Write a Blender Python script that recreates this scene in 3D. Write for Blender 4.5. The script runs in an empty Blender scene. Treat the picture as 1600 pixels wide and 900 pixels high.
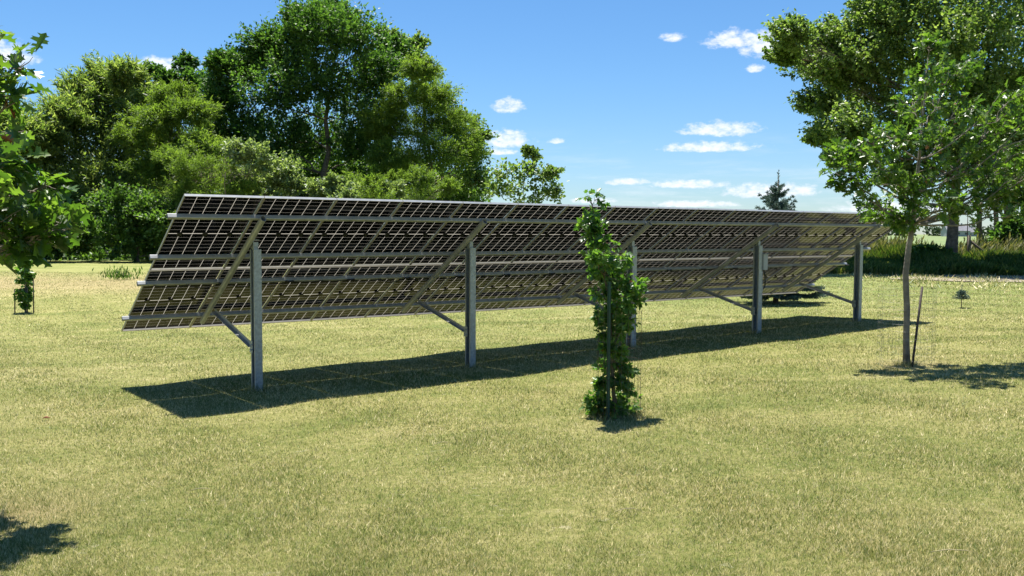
import bpy, math, random
import numpy as np
R = math.radians
rng = np.random.default_rng(11)
random.seed(5)
C = bpy.context.scene
COL = C.collection

# ---------------------------------------------------------------- camera
F, PIT, ROLL, H = 1452.0, R(3.413), R(-0.238), 1.752
cd = bpy.data.cameras.new('camera'); cam = bpy.data.objects.new('camera', cd); COL.objects.link(cam)
cd.sensor_width = 36.0; cd.lens = F/1600*36.0; cd.clip_start = .05; cd.clip_end = 12000
from mathutils import Matrix, Vector
right = Vector((1, 0, 0)); fwd = Vector((0, math.cos(PIT), -math.sin(PIT))); upv = Vector((0, math.sin(PIT), math.cos(PIT)))
cr, sr = math.cos(ROLL), math.sin(ROLL)
rx = right*cr-upv*sr; ux = right*sr+upv*cr
m = Matrix(((rx.x, ux.x, -fwd.x, 0), (rx.y, ux.y, -fwd.y, 0), (rx.z, ux.z, -fwd.z, H), (0, 0, 0, 1)))
cam.matrix_world = m; C.camera = cam

# ---------------------------------------------------------------- sky, sun, exposure
SUN_EL, SUN_AZ = 71.8, -15.1           # azimuth measured from +Y towards +X
w = bpy.data.worlds.new('World'); C.world = w; w.use_nodes = True
nt = w.node_tree; N = nt.nodes; L = nt.links
bg = N['Background']; bg.inputs[1].default_value = .056
sky = N.new('ShaderNodeTexSky'); sky.sky_type = 'NISHITA'; sky.sun_disc = False
sky.sun_elevation = R(SUN_EL); sky.sun_rotation = R(SUN_AZ); sky.air_density = 1.0; sky.dust_density = .1; sky.ozone_density = 3.0
hs = N.new('ShaderNodeHueSaturation'); hs.inputs['Hue'].default_value = .497; hs.inputs['Saturation'].default_value = 1.18; hs.inputs['Value'].default_value = 1.0
L.new(sky.outputs[0], hs.inputs['Color'])
tc = N.new('ShaderNodeTexCoord')
sep = N.new('ShaderNodeSeparateXYZ'); L.new(tc.outputs['Generated'], sep.inputs[0])
def MA(op, a, b=None, c=None):
    n = N.new('ShaderNodeMath'); n.operation = op
    for i, q in enumerate((a, b, c)):
        if q is None: continue
        if isinstance(q, (int, float)): n.inputs[i].default_value = q
        else: L.new(q, n.inputs[i])
    return n.outputs[0]
azm = MA('MULTIPLY', MA('ARCTAN2', sep.outputs[0], sep.outputs[1]), 57.2958)
elv = MA('MULTIPLY', MA('ARCSINE', sep.outputs[2]), 57.2958)
cmb = N.new('ShaderNodeCombineXYZ'); L.new(azm, cmb.inputs[0]); L.new(elv, cmb.inputs[1])
def VN(scale, sx, sy, detail, rough=.6):
    mp = N.new('ShaderNodeMapping'); mp.inputs['Scale'].default_value = (sx, sy, 1); L.new(cmb.outputs[0], mp.inputs[0])
    n = N.new('ShaderNodeTexNoise'); n.inputs['Scale'].default_value = scale; n.inputs['Detail'].default_value = detail
    n.inputs['Roughness'].default_value = rough; L.new(mp.outputs[0], n.inputs['Vector']); return n.outputs[0]
# fair-weather cumulus: azimuth, elevation, half width, half height (degrees)
clouds = [(13.2, 11.4, 1.5, .62), (15.0, 11.1, 1.35, .95), (9.6, 11.6, .65, .3), (-.25, 7.75, .85, .5), (-.35, 5.75, 1.35, .62), (-.8, 4.95, 1.0, .22),
          (12.5, 6.25, 2.0, .5), (11.9, 5.2, 2.6, .36), (10.7, 3.0, 2.0, .32), (7.1, 3.15, 1.3, .25), (15.3, 2.6, 2.6, .5), (16.9, 2.6, 1.3, .4),
          (-20.3, 9.4, 1.9, .55), (2.6, 5.6, .5, .2), (11.0, 1.8, 2.4, .25), (14.45, 9.65, .55, .25), (-28.8, 9.4, 1.8, .9), (5.0, 2.0, 1.2, .22),
          (22, 1.6, 3, .4), (-4, 2.4, 2.5, .4), (34, 8, 3, .9), (40, 14, 4, 1.3), (-40, 12, 4, 1.2), (55, 7, 4, 1), (-60, 8, 5, 1.2), (48, 4, 5, .5), (-36, 4, 4, .5)]
acc = None
for (a, e, sx, sy) in clouds:
    dx = MA('DIVIDE', MA('SUBTRACT', azm, a), sx*1.12)
    dy = MA('DIVIDE', MA('SUBTRACT', elv, e-.35*sy), sy*1.15)
    dneg = MA('MINIMUM', dy, 0.0)                       # flat undersides
    d2 = MA('ADD', MA('ADD', MA('MULTIPLY', dx, dx), MA('MULTIPLY', dy, dy)), MA('MULTIPLY', MA('MULTIPLY', dneg, dneg), 2.5))
    v_ = MA('SUBTRACT', 1.0, d2)
    acc = v_ if acc is None else MA('MAXIMUM', acc, v_)
nz = VN(1.5, 1.0, 1.7, 6, .62)
dens = MA('ADD', MA('MAXIMUM', acc, -3.0), MA('MULTIPLY', MA('SUBTRACT', nz, .5), 3.7))
mr = N.new('ShaderNodeMapRange'); mr.interpolation_type = 'SMOOTHSTEP'
L.new(dens, mr.inputs[0]); mr.inputs[1].default_value = -.35; mr.inputs[2].default_value = 1.25; mr.inputs[3].default_value = 0; mr.inputs[4].default_value = .93
cir = VN(.8, .22, 1.6, 5, .6)
mr2 = N.new('ShaderNodeMapRange'); L.new(cir, mr2.inputs[0]); mr2.inputs[1].default_value = .5; mr2.inputs[2].default_value = .8; mr2.inputs[4].default_value = .5
lowb = N.new('ShaderNodeMapRange'); L.new(elv, lowb.inputs[0]); lowb.inputs[1].default_value = 6.5; lowb.inputs[2].default_value = 1.5; lowb.inputs[3].default_value = 0; lowb.inputs[4].default_value = 1
veil = MA('MULTIPLY', mr2.outputs[0], lowb.outputs[0])
tot = MA('MAXIMUM', mr.outputs[0], veil)
mx = N.new('ShaderNodeMix'); mx.data_type = 'RGBA'
tint = N.new('ShaderNodeValToRGB'); L.new(MA('DIVIDE', elv, 30.0), tint.inputs[0]); te = tint.color_ramp.elements
te[0].position = 0; te[0].color = (.60, .74, .96, 1); te[1].position = .75; te[1].color = (.80, .90, 1, 1); q_ = te.new(.3); q_.color = (.70, .84, 1, 1)
mt_ = N.new('ShaderNodeMix'); mt_.data_type = 'RGBA'; mt_.blend_type = 'MULTIPLY'; mt_.inputs[0].default_value = 1; L.new(hs.outputs[0], mt_.inputs[6]); L.new(tint.outputs[0], mt_.inputs[7])
L.new(tot, mx.inputs[0]); L.new(mt_.outputs[2], mx.inputs[6]); cb_ = N.new('ShaderNodeMix'); cb_.data_type = 'RGBA'; L.new(VN(2.6, 1, 2.2, 4), cb_.inputs[0]); cb_.inputs[6].default_value = (5.4, 5.9, 6.8, 1); cb_.inputs[7].default_value = (9.5, 9.6, 9.9, 1); L.new(cb_.outputs[2], mx.inputs[7])
L.new(mx.outputs[2], bg.inputs[0])

sl = bpy.data.lights.new('sun', 'SUN'); sun = bpy.data.objects.new('sun', sl); COL.objects.link(sun)
sl.energy = 5.0; sl.angle = R(.53); sl.color = (1.0, .955, .88)
e_, a_ = R(SUN_EL), R(SUN_AZ)
S = Vector((math.sin(a_)*math.cos(e_), math.cos(a_)*math.cos(e_), math.sin(e_)))
sun.rotation_euler = S.to_track_quat('Z', 'Y').to_euler(); sun.location = (0, 0, 40)
C.view_settings.view_transform = 'Standard'; C.view_settings.look = 'None'; C.view_settings.exposure = 1.33; C.view_settings.gamma = 1
C.view_settings.use_curve_mapping = False
C.cycles.max_bounces = 6; C.cycles.diffuse_bounces = 3; C.cycles.glossy_bounces = 3; C.cycles.transmission_bounces = 4; C.cycles.transparent_max_bounces = 8
C.cycles.use_denoising = True
C.cycles.sample_clamp_indirect = 6

# ---------------------------------------------------------------- ground shape and photo rays
def sc_(t, a, b):
    t = np.asarray(t, float); s = np.sign(t); q = np.abs(t); ww = b-a
    return s*np.where(q < a, q, a+ww*(1-np.exp(-np.maximum(q-a, 0)/ww)))
def gz(x, y):
    y = np.asarray(y, float)
    t = np.clip((y-22)/28, 0, 1); fade = 1-.72*(t*t*(3-2*t))
    return (.0371*sc_(x, 10, 16)-.0252*sc_(y, 21, 30))*fade
O = np.array([0, 0, H])
def ray(x, y):
    X = (x-800)/F; U = -(y-450)/F
    xx = X*math.cos(ROLL)+U*math.sin(ROLL); up = -X*math.sin(ROLL)+U*math.cos(ROLL)
    r = np.array([xx, math.cos(PIT)+up*math.sin(PIT), -math.sin(PIT)+up*math.cos(PIT)]); return r/np.linalg.norm(r)
def at(x, y, Y):
    r = ray(x, y); return O+r*(Y/r[1])
def G(x, y):
    r = ray(x, y); lo, hi = .5, 3000.
    for _ in range(50):
        mm = (lo+hi)/2; P = O+r*mm
        if P[2] > gz(P[0], P[1]): lo = mm
        else: hi = mm
    P = O+r*hi; P[2] = gz(P[0], P[1]); return P

# ---------------------------------------------------------------- object helpers
def tag(o, label=None, cat=None, group=None, kind=None):
    if label: o['label'] = label
    if cat: o['category'] = cat
    if group: o['group'] = group
    if kind: o['kind'] = kind
    return o
def empty(name, loc, label, cat, group=None):
    o = bpy.data.objects.new(name, None); COL.objects.link(o); o.location = loc; o.empty_display_size = .2
    return tag(o, label, cat, group)
def link(name, me, mats, parent=None, loc=None):
    o = bpy.data.objects.new(name, me); COL.objects.link(o)
    for mt in (mats if isinstance(mats, (list, tuple)) else [mats]):
        if len(me.materials) < (len(mats) if isinstance(mats, (list, tuple)) else 1): me.materials.append(mt)
    if parent: o.parent = parent
    if loc is not None: o.location = loc
    return o
def wloc(p):
    v = Vector((0, 0, 0))
    while p: v = v+p.location; p = p.parent
    return np.array(v)

class MB:
    """collects world-space geometry, builds ONE mesh object"""
    def __init__(s): s.v = []; s.f = []; s.n = 0; s.mi = []; s.sm = []
    def add(s, V, Fc, mi=0, smooth=False):
        V = np.asarray(V, float); s.v.append(V)
        for q in Fc: s.f.append([i+s.n for i in q]); s.mi.append(mi); s.sm.append(smooth)
        s.n += len(V)
    def box(s, c, sz, ax=None, mi=0, bev=0):
        ax = np.eye(3) if ax is None else np.asarray(ax, float)
        hx, hy, hz = np.asarray(sz, float)/2
        if bev <= 0:
            V = [(x, y, z) for x in (-hx, hx) for y in (-hy, hy) for z in (-hz, hz)]
            Fc = [(0, 1, 3, 2), (4, 6, 7, 5), (0, 4, 5, 1), (2, 3, 7, 6), (0, 2, 6, 4), (1, 5, 7, 3)]
        else:
            b = bev; prof = [(-hx+b, -hy), (hx-b, -hy), (hx, -hy+b), (hx, hy-b), (hx-b, hy), (-hx+b, hy), (-hx, hy-b), (-hx, -hy+b)]
            V = [(x, y, z) for z in (-hz, hz) for x, y in prof]
            Fc = [tuple(range(7, -1, -1)), tuple(range(8, 16))]+[(i, (i+1) % 8, 8+(i+1) % 8, 8+i) for i in range(8)]
        V = np.array(V)@ax+np.asarray(c, float); s.add(V, Fc, mi)
    def bar(s, a, b, prof, upd=(0, 0, 1), mi=0, cap=True, smooth=False):
        """sweep a closed 2-D profile from a to b; profile x = side, y = up"""
        a, b = np.asarray(a, float), np.asarray(b, float); d = b-a; d /= np.linalg.norm(d)
        sd = np.cross(d, upd); sd /= np.linalg.norm(sd); u2 = np.cross(sd, d); k = len(prof)
        V = [a+sd*x+u2*y for x, y in prof]+[b+sd*x+u2*y for x, y in prof]
        Fc = [(i, (i+1) % k, k+(i+1) % k, k+i) for i in range(k)]
        if cap: Fc += [tuple(range(k-1, -1, -1)), tuple(range(k, 2*k))]
        s.add(V, Fc, mi, smooth)
    def tube(s, pts, rad, k=6, mi=0, cap=True):
        pts = np.asarray(pts, float); n = len(pts); rad = np.broadcast_to(rad, (n,))
        tan = np.gradient(pts, axis=0); tan /= np.linalg.norm(tan, axis=1)[:, None]+1e-9
        ref = np.array([0, 0, 1.]) if abs(tan[0][2]) < .9 else np.array([1., 0, 0])
        sd = np.cross(tan[0], ref); sd /= np.linalg.norm(sd); V = []
        th = np.arange(k)*2*math.pi/k
        for i in range(n):
            sd = sd-tan[i]*(sd@tan[i]); sd /= np.linalg.norm(sd)+1e-9; u2 = np.cross(sd, tan[i])
            V.append(pts[i]+rad[i]*(np.cos(th)[:, None]*sd+np.sin(th)[:, None]*u2))
        V = np.concatenate(V); Fc = []
        for i in range(n-1):
            for j in range(k): Fc.append((i*k+j, (i+1)*k+j, (i+1)*k+(j+1) % k, i*k+(j+1) % k))
        if cap: Fc += [tuple(range(k)), tuple(range(n*k-1, (n-1)*k-1, -1))]
        s.add(V, Fc, mi, True)
    def build(s, name, mats, parent=None, origin=None):
        V = np.concatenate(s.v)
        o0 = wloc(parent) if parent else (np.asarray(origin, float) if origin is not None else np.zeros(3))
        me = bpy.data.meshes.new(name); me.from_pydata((V-o0).tolist(), [], s.f)
        me.polygons.foreach_set('material_index', s.mi); me.polygons.foreach_set('use_smooth', s.sm); me.update()
        o = link(name, me, mats, parent)
        if parent is None: o.location = o0
        return o

# leaf outlines: half outlines (x along the midrib 0..1, y sideways), first and last on the midrib
LEAF = {
 'rhomb': [(0, 0), (.45, .30), (1, 0)],
 'oval': [(0, 0), (.2, .26), (.5, .34), (.8, .2), (1, 0)],
 'narrow': [(0, 0), (.4, .13), (1, 0)],
 'oak': [(0, 0), (.12, .03), (.26, .10), (.22, .27), (.34, .24), (.38, .10), (.46, .12), (.50, .42), (.60, .34), (.64, .42), (.68, .14), (.76, .13), (.86, .30), (.87, .14), (1, 0)],
 'maple': [(0, 0), (-.05, .18), (.10, .42), (.28, .30), (.45, .52), (.58, .40), (.56, .20), (.78, .22), (1, 0)],
}
def leaves_mesh(name, P, A, Nn, size, shape, mats, parent, petiole=.0, fold=.25, mi=None):
    """P positions (n,3), A leaf axis, Nn leaf normal, size (n,)"""
    n = len(P); half = LEAF[shape]; k = len(half)
    A = A/(np.linalg.norm(A, axis=1)[:, None]+1e-9); B = np.cross(Nn, A); B /= np.linalg.norm(B, axis=1)[:, None]+1e-9; Nn = np.cross(A, B)
    hx = np.array([q[0] for q in half]); hy = np.array([q[1] for q in half])
    side = hy[1:-1]
    # vertices: left interior (k-2), right interior (k-2), base, tip
    lx = np.concatenate([hx[1:-1], hx[1:-1], [0, 1]]); ly = np.concatenate([side, -side, [0, 0]])
    lz = np.abs(ly)*fold-.22*lx*lx
    s_ = size[:, None, None]
    V = P[:, None, :]+s_*((lx+petiole)[None, :, None]*A[:, None, :]+ly[None, :, None]*B[:, None, :]+lz[None, :, None]*Nn[:, None, :])
    nv = 2*(k-2)+2; base = 2*(k-2); tip = base+1
    Lf = [base]+list(range(0, k-2))+[tip]; Rt = [tip]+list(range(2*(k-2)-1, k-3, -1))+[base]
    loops = np.array(Lf+Rt)[None, :]+(np.arange(n)*nv)[:, None]
    me = bpy.data.meshes.new(name); me.vertices.add(n*nv); me.vertices.foreach_set('co', (V-wloc(parent)).astype(np.float32).ravel())
    me.loops.add(loops.size); me.loops.foreach_set('vertex_index', loops.ravel().astype(np.int32))
    me.polygons.add(2*n); me.polygons.foreach_set('loop_start', (np.arange(2*n)*k).astype(np.int32))
    if mi is not None: me.polygons.foreach_set('material_index', np.repeat(mi, 2).astype(np.int32))
    me.update(calc_edges=True); me.validate()
    return link(name, me, mats, parent)
def unit(n):
    v = rng.normal(size=(n, 3)); return v/np.linalg.norm(v, axis=1)[:, None]

# ---------------------------------------------------------------- materials
def mat(name, col, rough=.6, metal=0., spec=.5, noise=None, bump=None):
    """noise = (scale, amount, detail): varies value; bump = (scale, strength)"""
    mt = bpy.data.materials.new(name); mt.use_nodes = True; n = mt.node_tree.nodes; l = mt.node_tree.links
    p = n['Principled BSDF']; p.inputs['Base Color'].default_value = (*col, 1); p.inputs['Roughness'].default_value = rough
    p.inputs['Metallic'].default_value = metal; p.inputs['Specular IOR Level'].default_value = spec
    t = n.new('ShaderNodeTexCoord')
    if noise:
        nz = n.new('ShaderNodeTexNoise'); nz.inputs['Scale'].default_value = noise[0]; nz.inputs['Detail'].default_value = noise[2]; l.new(t.outputs['Object'], nz.inputs['Vector'])
        h_ = n.new('ShaderNodeMapRange'); l.new(nz.outputs[0], h_.inputs[0]); h_.inputs[1].default_value = .3; h_.inputs[2].default_value = .7; h_.inputs[3].default_value = 1-noise[1]; h_.inputs[4].default_value = 1+noise[1]
        v = n.new('ShaderNodeVectorMath'); v.operation = 'SCALE'; v.inputs[0].default_value = col; l.new(h_.outputs[0], v.inputs['Scale']); l.new(v.outputs[0], p.inputs['Base Color'])
    if bump:
        nb = n.new('ShaderNodeTexNoise'); nb.inputs['Scale'].default_value = bump[0]; nb.inputs['Detail'].default_value = 4; l.new(t.outputs['Object'], nb.inputs['Vector'])
        b = n.new('ShaderNodeBump'); b.inputs['Strength'].default_value = bump[1]; b.inputs['Distance'].default_value = .02; l.new(nb.outputs[0], b.inputs['Height']); l.new(b.outputs[0], p.inputs['Normal'])
    return mt
def leafmat(name, stops, trans=.35, rough=.5, spec=.4, tr_col=None, patch=.25):
    """stops: list of colours spread over a random value per leaf"""
    mt = bpy.data.materials.new(name); mt.use_nodes = True; n = mt.node_tree.nodes; l = mt.node_tree.links
    p = n['Principled BSDF']; out = n['Material Output']
    g = n.new('ShaderNodeNewGeometry'); rp = n.new('ShaderNodeValToRGB'); el = rp.color_ramp.elements
    nzz = n.new('ShaderNodeTexNoise'); nzz.inputs['Scale'].default_value = patch; nzz.inputs['Detail'].default_value = 2; l.new(g.outputs['Position'], nzz.inputs['Vector'])
    ad = n.new('ShaderNodeMath'); ad.operation = 'MULTIPLY_ADD'; l.new(nzz.outputs[0], ad.inputs[0]); ad.inputs[1].default_value = .9; ad.inputs[2].default_value = -.45
    a2 = n.new('ShaderNodeMath'); a2.operation = 'ADD'; a2.use_clamp = True; l.new(ad.outputs[0], a2.inputs[0]); l.new(g.outputs['Random Per Island'], a2.inputs[1])
    while len(el) < len(stops): el.new(.5)
    for i, c in enumerate(stops): el[i].position = i/(len(stops)-1); el[i].color = (*c, 1)
    l.new(a2.outputs[0], rp.inputs[0]); l.new(rp.outputs[0], p.inputs['Base Color'])
    p.inputs['Roughness'].default_value = rough; p.inputs['Specular IOR Level'].default_value = spec
    tr = n.new('ShaderNodeBsdfTranslucent'); h_ = n.new('ShaderNodeMix'); h_.data_type = 'RGBA'; h_.blend_type = 'MULTIPLY'; h_.inputs[0].default_value = 1
    l.new(rp.outputs[0], h_.inputs[6]); h_.inputs[7].default_value = (*(tr_col or (1.9, 2.0, .8)), 1); l.new(h_.outputs[2], tr.inputs[0])
    ms = n.new('ShaderNodeMixShader'); ms.inputs[0].default_value = trans; l.new(p.outputs[0], ms.inputs[1]); l.new(tr.outputs[0], ms.inputs[2]); l.new(ms.outputs[0], out.inputs[0])
    return mt
M = {}
M['alu'] = mat('aluminium', (.60, .59, .57), .42, .5, noise=(9, .12, 3))
M['alu_shaded'] = mat('shade-toned aluminium', (.36, .34, .30), .5, .4, noise=(9, .12, 3))  # same aluminium, coloured darker and tanner to stand in for shade on the frames
M['alu_dull'] = mat('dull aluminium', (.37, .38, .385), .5, .4, noise=(6, .15, 3))
M['galv'] = mat('galvanised steel', (.33, .36, .375), .5, .5, noise=(28, .22, 5), bump=(60, .08))
M['cell'] = mat('solar cell', (.003, .003, .005), .12, 0, .15)
M['plastic'] = mat('black plastic', (.012, .012, .012), .45)
M['greybox'] = mat('grey enclosure', (.34, .36, .38), .5, 0, noise=(5, .06, 2))
M['bark'] = mat('bark', (.13, .105, .08), .9, 0, .2, noise=(7, .45, 6), bump=(18, .9))
M['bark_grey'] = mat('grey bark', (.20, .175, .145), .9, 0, .2, noise=(9, .4, 6), bump=(22, .7))
M['twig'] = mat('twig', (.11, .095, .06), .85, 0, .2, noise=(12, .3, 3))
M['wood'] = mat('weathered wood', (.12, .10, .08), .9, 0, .2, noise=(12, .35, 5), bump=(30, .5))
M['rust'] = mat('rusty steel', (.055, .04, .035), .8, .2, noise=(40, .4, 4))
M['greensteel'] = mat('green painted steel', (.012, .06, .04), .5, 0, noise=(18, .25, 3))
M['wire'] = mat('galvanised wire', (.30, .29, .27), .55, .6)
M['wirerust'] = mat('rusty wire', (.14, .10, .07), .75, .3)
# glass gap between the cells
mt = bpy.data.materials.new('glass gap'); mt.use_nodes = True; n = mt.node_tree.nodes; l = mt.node_tree.links
tr = n.new('ShaderNodeBsdfTranslucent'); tr.inputs[0].default_value = (.18, .168, .14, 1); tp = n.new('ShaderNodeBsdfTransparent'); tp.inputs[0].default_value = (.9, .92, .9, 1)
gl = n.new('ShaderNodeBsdfGlossy'); gl.inputs[1].default_value = .1; fr = n.new('ShaderNodeFresnel'); fr.inputs[0].default_value = 1.12
m1 = n.new('ShaderNodeMixShader'); m1.inputs[0].default_value = 1.0; l.new(tp.outputs[0], m1.inputs[1]); l.new(tr.outputs[0], m1.inputs[2])
m2 = n.new('ShaderNodeMixShader'); m2.inputs[0].default_value = .04; l.new(m1.outputs[0], m2.inputs[1]); l.new(gl.outputs[0], m2.inputs[2]); l.new(m2.outputs[0], n['Material Output'].inputs[0])
M['gap'] = mt

M['maple_dark'] = leafmat('dark maple leaf', [(.028, .072, .018), (.055, .12, .026), (.10, .18, .045)], 0.4, .5, .35)
M['ash'] = leafmat('ash leaf', [(.07, .12, .035), (.13, .19, .06), (.24, .29, .12)], 0.45, .5, .45)
M['locust'] = leafmat('locust leaf', [(.07, .12, .022), (.11, .175, .034), (.17, .24, .06)], 0.45, .55, .25)
M['pale'] = leafmat('pale shrub leaf', [(.09, .14, .05), (.16, .22, .09), (.30, .36, .20)], 0.32, .5, .45)
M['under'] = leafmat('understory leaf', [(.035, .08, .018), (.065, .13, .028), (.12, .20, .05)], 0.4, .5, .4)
M['silver'] = leafmat('silver maple leaf', [(.05, .10, .028), (.10, .16, .045), (.19, .25, .10)], 0.45, .45, .45)
M['oak'] = leafmat('oak leaf', [(.03, .07, .014), (.055, .115, .018), (.11, .18, .035)], 0.45, .36, .6)
M['vine'] = leafmat('vine leaf', [(.04, .10, .02), (.075, .16, .03), (.14, .23, .055)], 0.42, .38, .5)
M['spruce'] = leafmat('spruce needle', [(.05, .095, .07), (.085, .145, .11), (.14, .21, .17)], 0.12, .6, .3, (1, 1, 1))
M['redtip'] = leafmat('young red leaf', [(.25, .07, .03), (.30, .14, .05)], .3, .4, .5, (1.2, 1, .8))
M['weed'] = leafmat('weed blade', [(.035, .075, .015), (.07, .12, .022), (.17, .18, .06)], .35, .55, .3)
M['seed'] = leafmat('seeding grass', [(.06, .085, .028), (.11, .12, .05), (.22, .20, .11)], 0.3, .6, .2)
M['farwood'] = leafmat('distant leaf', [(.04, .065, .035), (.06, .09, .045)], .1, .8, .1, patch=.03)

# ---------------------------------------------------------------- lawn and field colour
def lawn_nodes(mt, blades):
    n = mt.node_tree.nodes; l = mt.node_tree.links; p = n['Principled BSDF']; out = n['Material Output']
    g = n.new('ShaderNodeNewGeometry')
    def noise(scale, det, rough=.6, stretch=None):
        x = n.new('ShaderNodeTexNoise'); x.inputs['Scale'].default_value = scale; x.inputs['Detail'].default_value = det; x.inputs['Roughness'].default_value = rough
        if stretch:
            mp = n.new('ShaderNodeMapping'); mp.inputs['Rotation'].default_value = (0, 0, stretch[0]); mp.inputs['Scale'].default_value = (stretch[1], stretch[2], 1)
            l.new(g.outputs['Position'], mp.inputs[0]); l.new(mp.outputs[0], x.inputs['Vector'])
        else: l.new(g.outputs['Position'], x.inputs['Vector'])
        return x.outputs[0]
    def ma(op, a, b, cl=False):
        x = n.new('ShaderNodeMath'); x.operation = op; x.use_clamp = cl
        for i, q in enumerate((a, b)):
            if isinstance(q, (int, float)): x.inputs[i].default_value = q
            else: l.new(q, x.inputs[i])
        return x.outputs[0]
    def mix(f, a, b):
        x = n.new('ShaderNodeMix'); x.data_type = 'RGBA'
        if isinstance(f, float): x.inputs[0].default_value = f
        else: l.new(f, x.inputs[0])
        for i, q in ((6, a), (7, b)):
            if isinstance(q, tuple): x.inputs[i].default_value = (*q, 1)
            else: l.new(q, x.inputs[i])
        return x.outputs[2]
    big = noise(.22, 3); mid = noise(1.3, 4); st = noise(.9, 3, .6, (R(38), .12, 1.0)); st2 = noise(.7, 3, .6, (R(-25), .15, 1.3)); fine = noise(16, 4)
    v = ma('MULTIPLY', ma('SUBTRACT', big, .5), .6)
    v = ma('ADD', v, ma('MULTIPLY', ma('SUBTRACT', mid, .5), .7))
    v = ma('ADD', v, ma('MULTIPLY', ma('SUBTRACT', st, .5), .7)); v = ma('ADD', v, ma('MULTIPLY', ma('SUBTRACT', st2, .5), .45))
    v = ma('ADD', v, ma('MULTIPLY', ma('SUBTRACT', fine, .5), 1.2))
    if blades: v = ma('ADD', v, ma('MULTIPLY', ma('SUBTRACT', g.outputs['Random Per Island'], .5), 2.1))
    v = ma('ADD', v, .5, True)
    rp = n.new('ShaderNodeValToRGB'); el = rp.color_ramp.elements
    cols = [(0, (.085, .14, .022)), (.33, (.22, .238, .055)), (.6, (.40, .36, .13)), (1, (.76, .65, .36))]
    while len(el) < 4: el.new(.5)
    for i, (q, c) in enumerate(cols): el[i].position = q; el[i].color = (*c, 1)
    l.new(v, rp.inputs[0]); col = rp.outputs[0]
    if not blades:
        col = mix(.5, col, (.12, .14, .036))  # sheet colour darkened in place of the self-shadowing that blades would give
        at_ = n.new('ShaderNodeAttribute'); at_.attribute_name = 'dry'; at2 = n.new('ShaderNodeAttribute'); at2.attribute_name = 'lush'
        edge = ma('MULTIPLY', at_.outputs['Fac'], ma('ADD', ma('MULTIPLY', noise(.8, 5, .7), 1.6), .2), True)
        col = mix(edge, col, (.33, .25, .135))
        lu = ma('MULTIPLY', at2.outputs['Fac'], ma('ADD', noise(.5, 4), .25), True)
        col = mix(lu, col, (.13, .185, .045))
        sp = noise(5.5, 2, .9); spk = ma('GREATER_THAN', sp, .70)
        col = mix(ma('MULTIPLY', spk, .35), col, (.45, .42, .30))
        hb = ma('ADD', ma('MULTIPLY', noise(22, 5, .8), 1.0), ma('MULTIPLY', noise(5, 4, .7), .8))
        b = n.new('ShaderNodeBump'); b.inputs['Strength'].default_value = 1; b.inputs['Distance'].default_value = .05; l.new(hb, b.inputs['Height']); l.new(b.outputs[0], p.inputs['Normal'])
    l.new(col, p.inputs['Base Color']); p.inputs['Roughness'].default_value = .8 if not blades else .5; p.inputs['Specular IOR Level'].default_value = .15 if not blades else .3
    if blades:
        tr = n.new('ShaderNodeBsdfTranslucent'); l.new(mix(.5, col, (.26, .28, .07)), tr.inputs[0])
        ms = n.new('ShaderNodeMixShader'); ms.inputs[0].default_value = .3; l.new(p.outputs[0], ms.inputs[1]); l.new(tr.outputs[0], ms.inputs[2]); l.new(ms.outputs[0], out.inputs[0])
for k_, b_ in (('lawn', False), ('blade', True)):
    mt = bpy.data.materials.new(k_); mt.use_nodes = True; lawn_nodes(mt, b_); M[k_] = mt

def axis(lo, hi, near, step, grow=1.12):
    pos = [0.]; s_ = step
    while pos[-1] < hi:
        pos.append(pos[-1]+s_)
        if pos[-1] > near: s_ *= grow
    neg = [0.]; s_ = step
    while -neg[-1] < -lo:
        neg.append(neg[-1]-s_)
        if -neg[-1] > near: s_ *= grow
    return np.array(sorted(set(neg+pos)))
xs = axis(-5000, 5000, 45, .6); ys = axis(-5000, 5000, 75, .5)
XX, YY = np.meshgrid(xs, ys, indexing='ij'); nx, ny = XX.shape
def bumps(x, y): return .018*np.sin(x*1.1+1)*np.sin(y*.9+.3*x)+.012*np.sin(x*2.3+y*1.7)
ZZ = gz(XX, YY)+bumps(XX, YY)*np.where((YY > 0) & (YY < 60), 1, 0)
def grid_obj(name, X, Y, Z, material):
    a, b = X.shape; me = bpy.data.meshes.new(name); V = np.stack([X, Y, Z], -1).reshape(-1, 3)
    idx = np.arange(a*b).reshape(a, b); q = np.stack([idx[:-1, :-1], idx[1:, :-1], idx[1:, 1:], idx[:-1, 1:]], -1).reshape(-1, 4)
    me.vertices.add(len(V)); me.vertices.foreach_set('co', V.astype(np.float32).ravel()); me.loops.add(q.size); me.loops.foreach_set('vertex_index', q.ravel().astype(np.int32))
    me.polygons.add(len(q)); me.polygons.foreach_set('loop_start', (np.arange(len(q))*4).astype(np.int32)); me.update(calc_edges=True)
    me.polygons.foreach_set('use_smooth', [True]*len(q))
    return link(name, me, material)
def gauss(c, sx, sy): return np.exp(-((XX-c[0])/sx)**2-((YY-c[1])/sy)**2)
lawn = tag(grid_obj('lawn', XX, YY, ZZ, M['lawn']), kind='structure')
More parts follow.
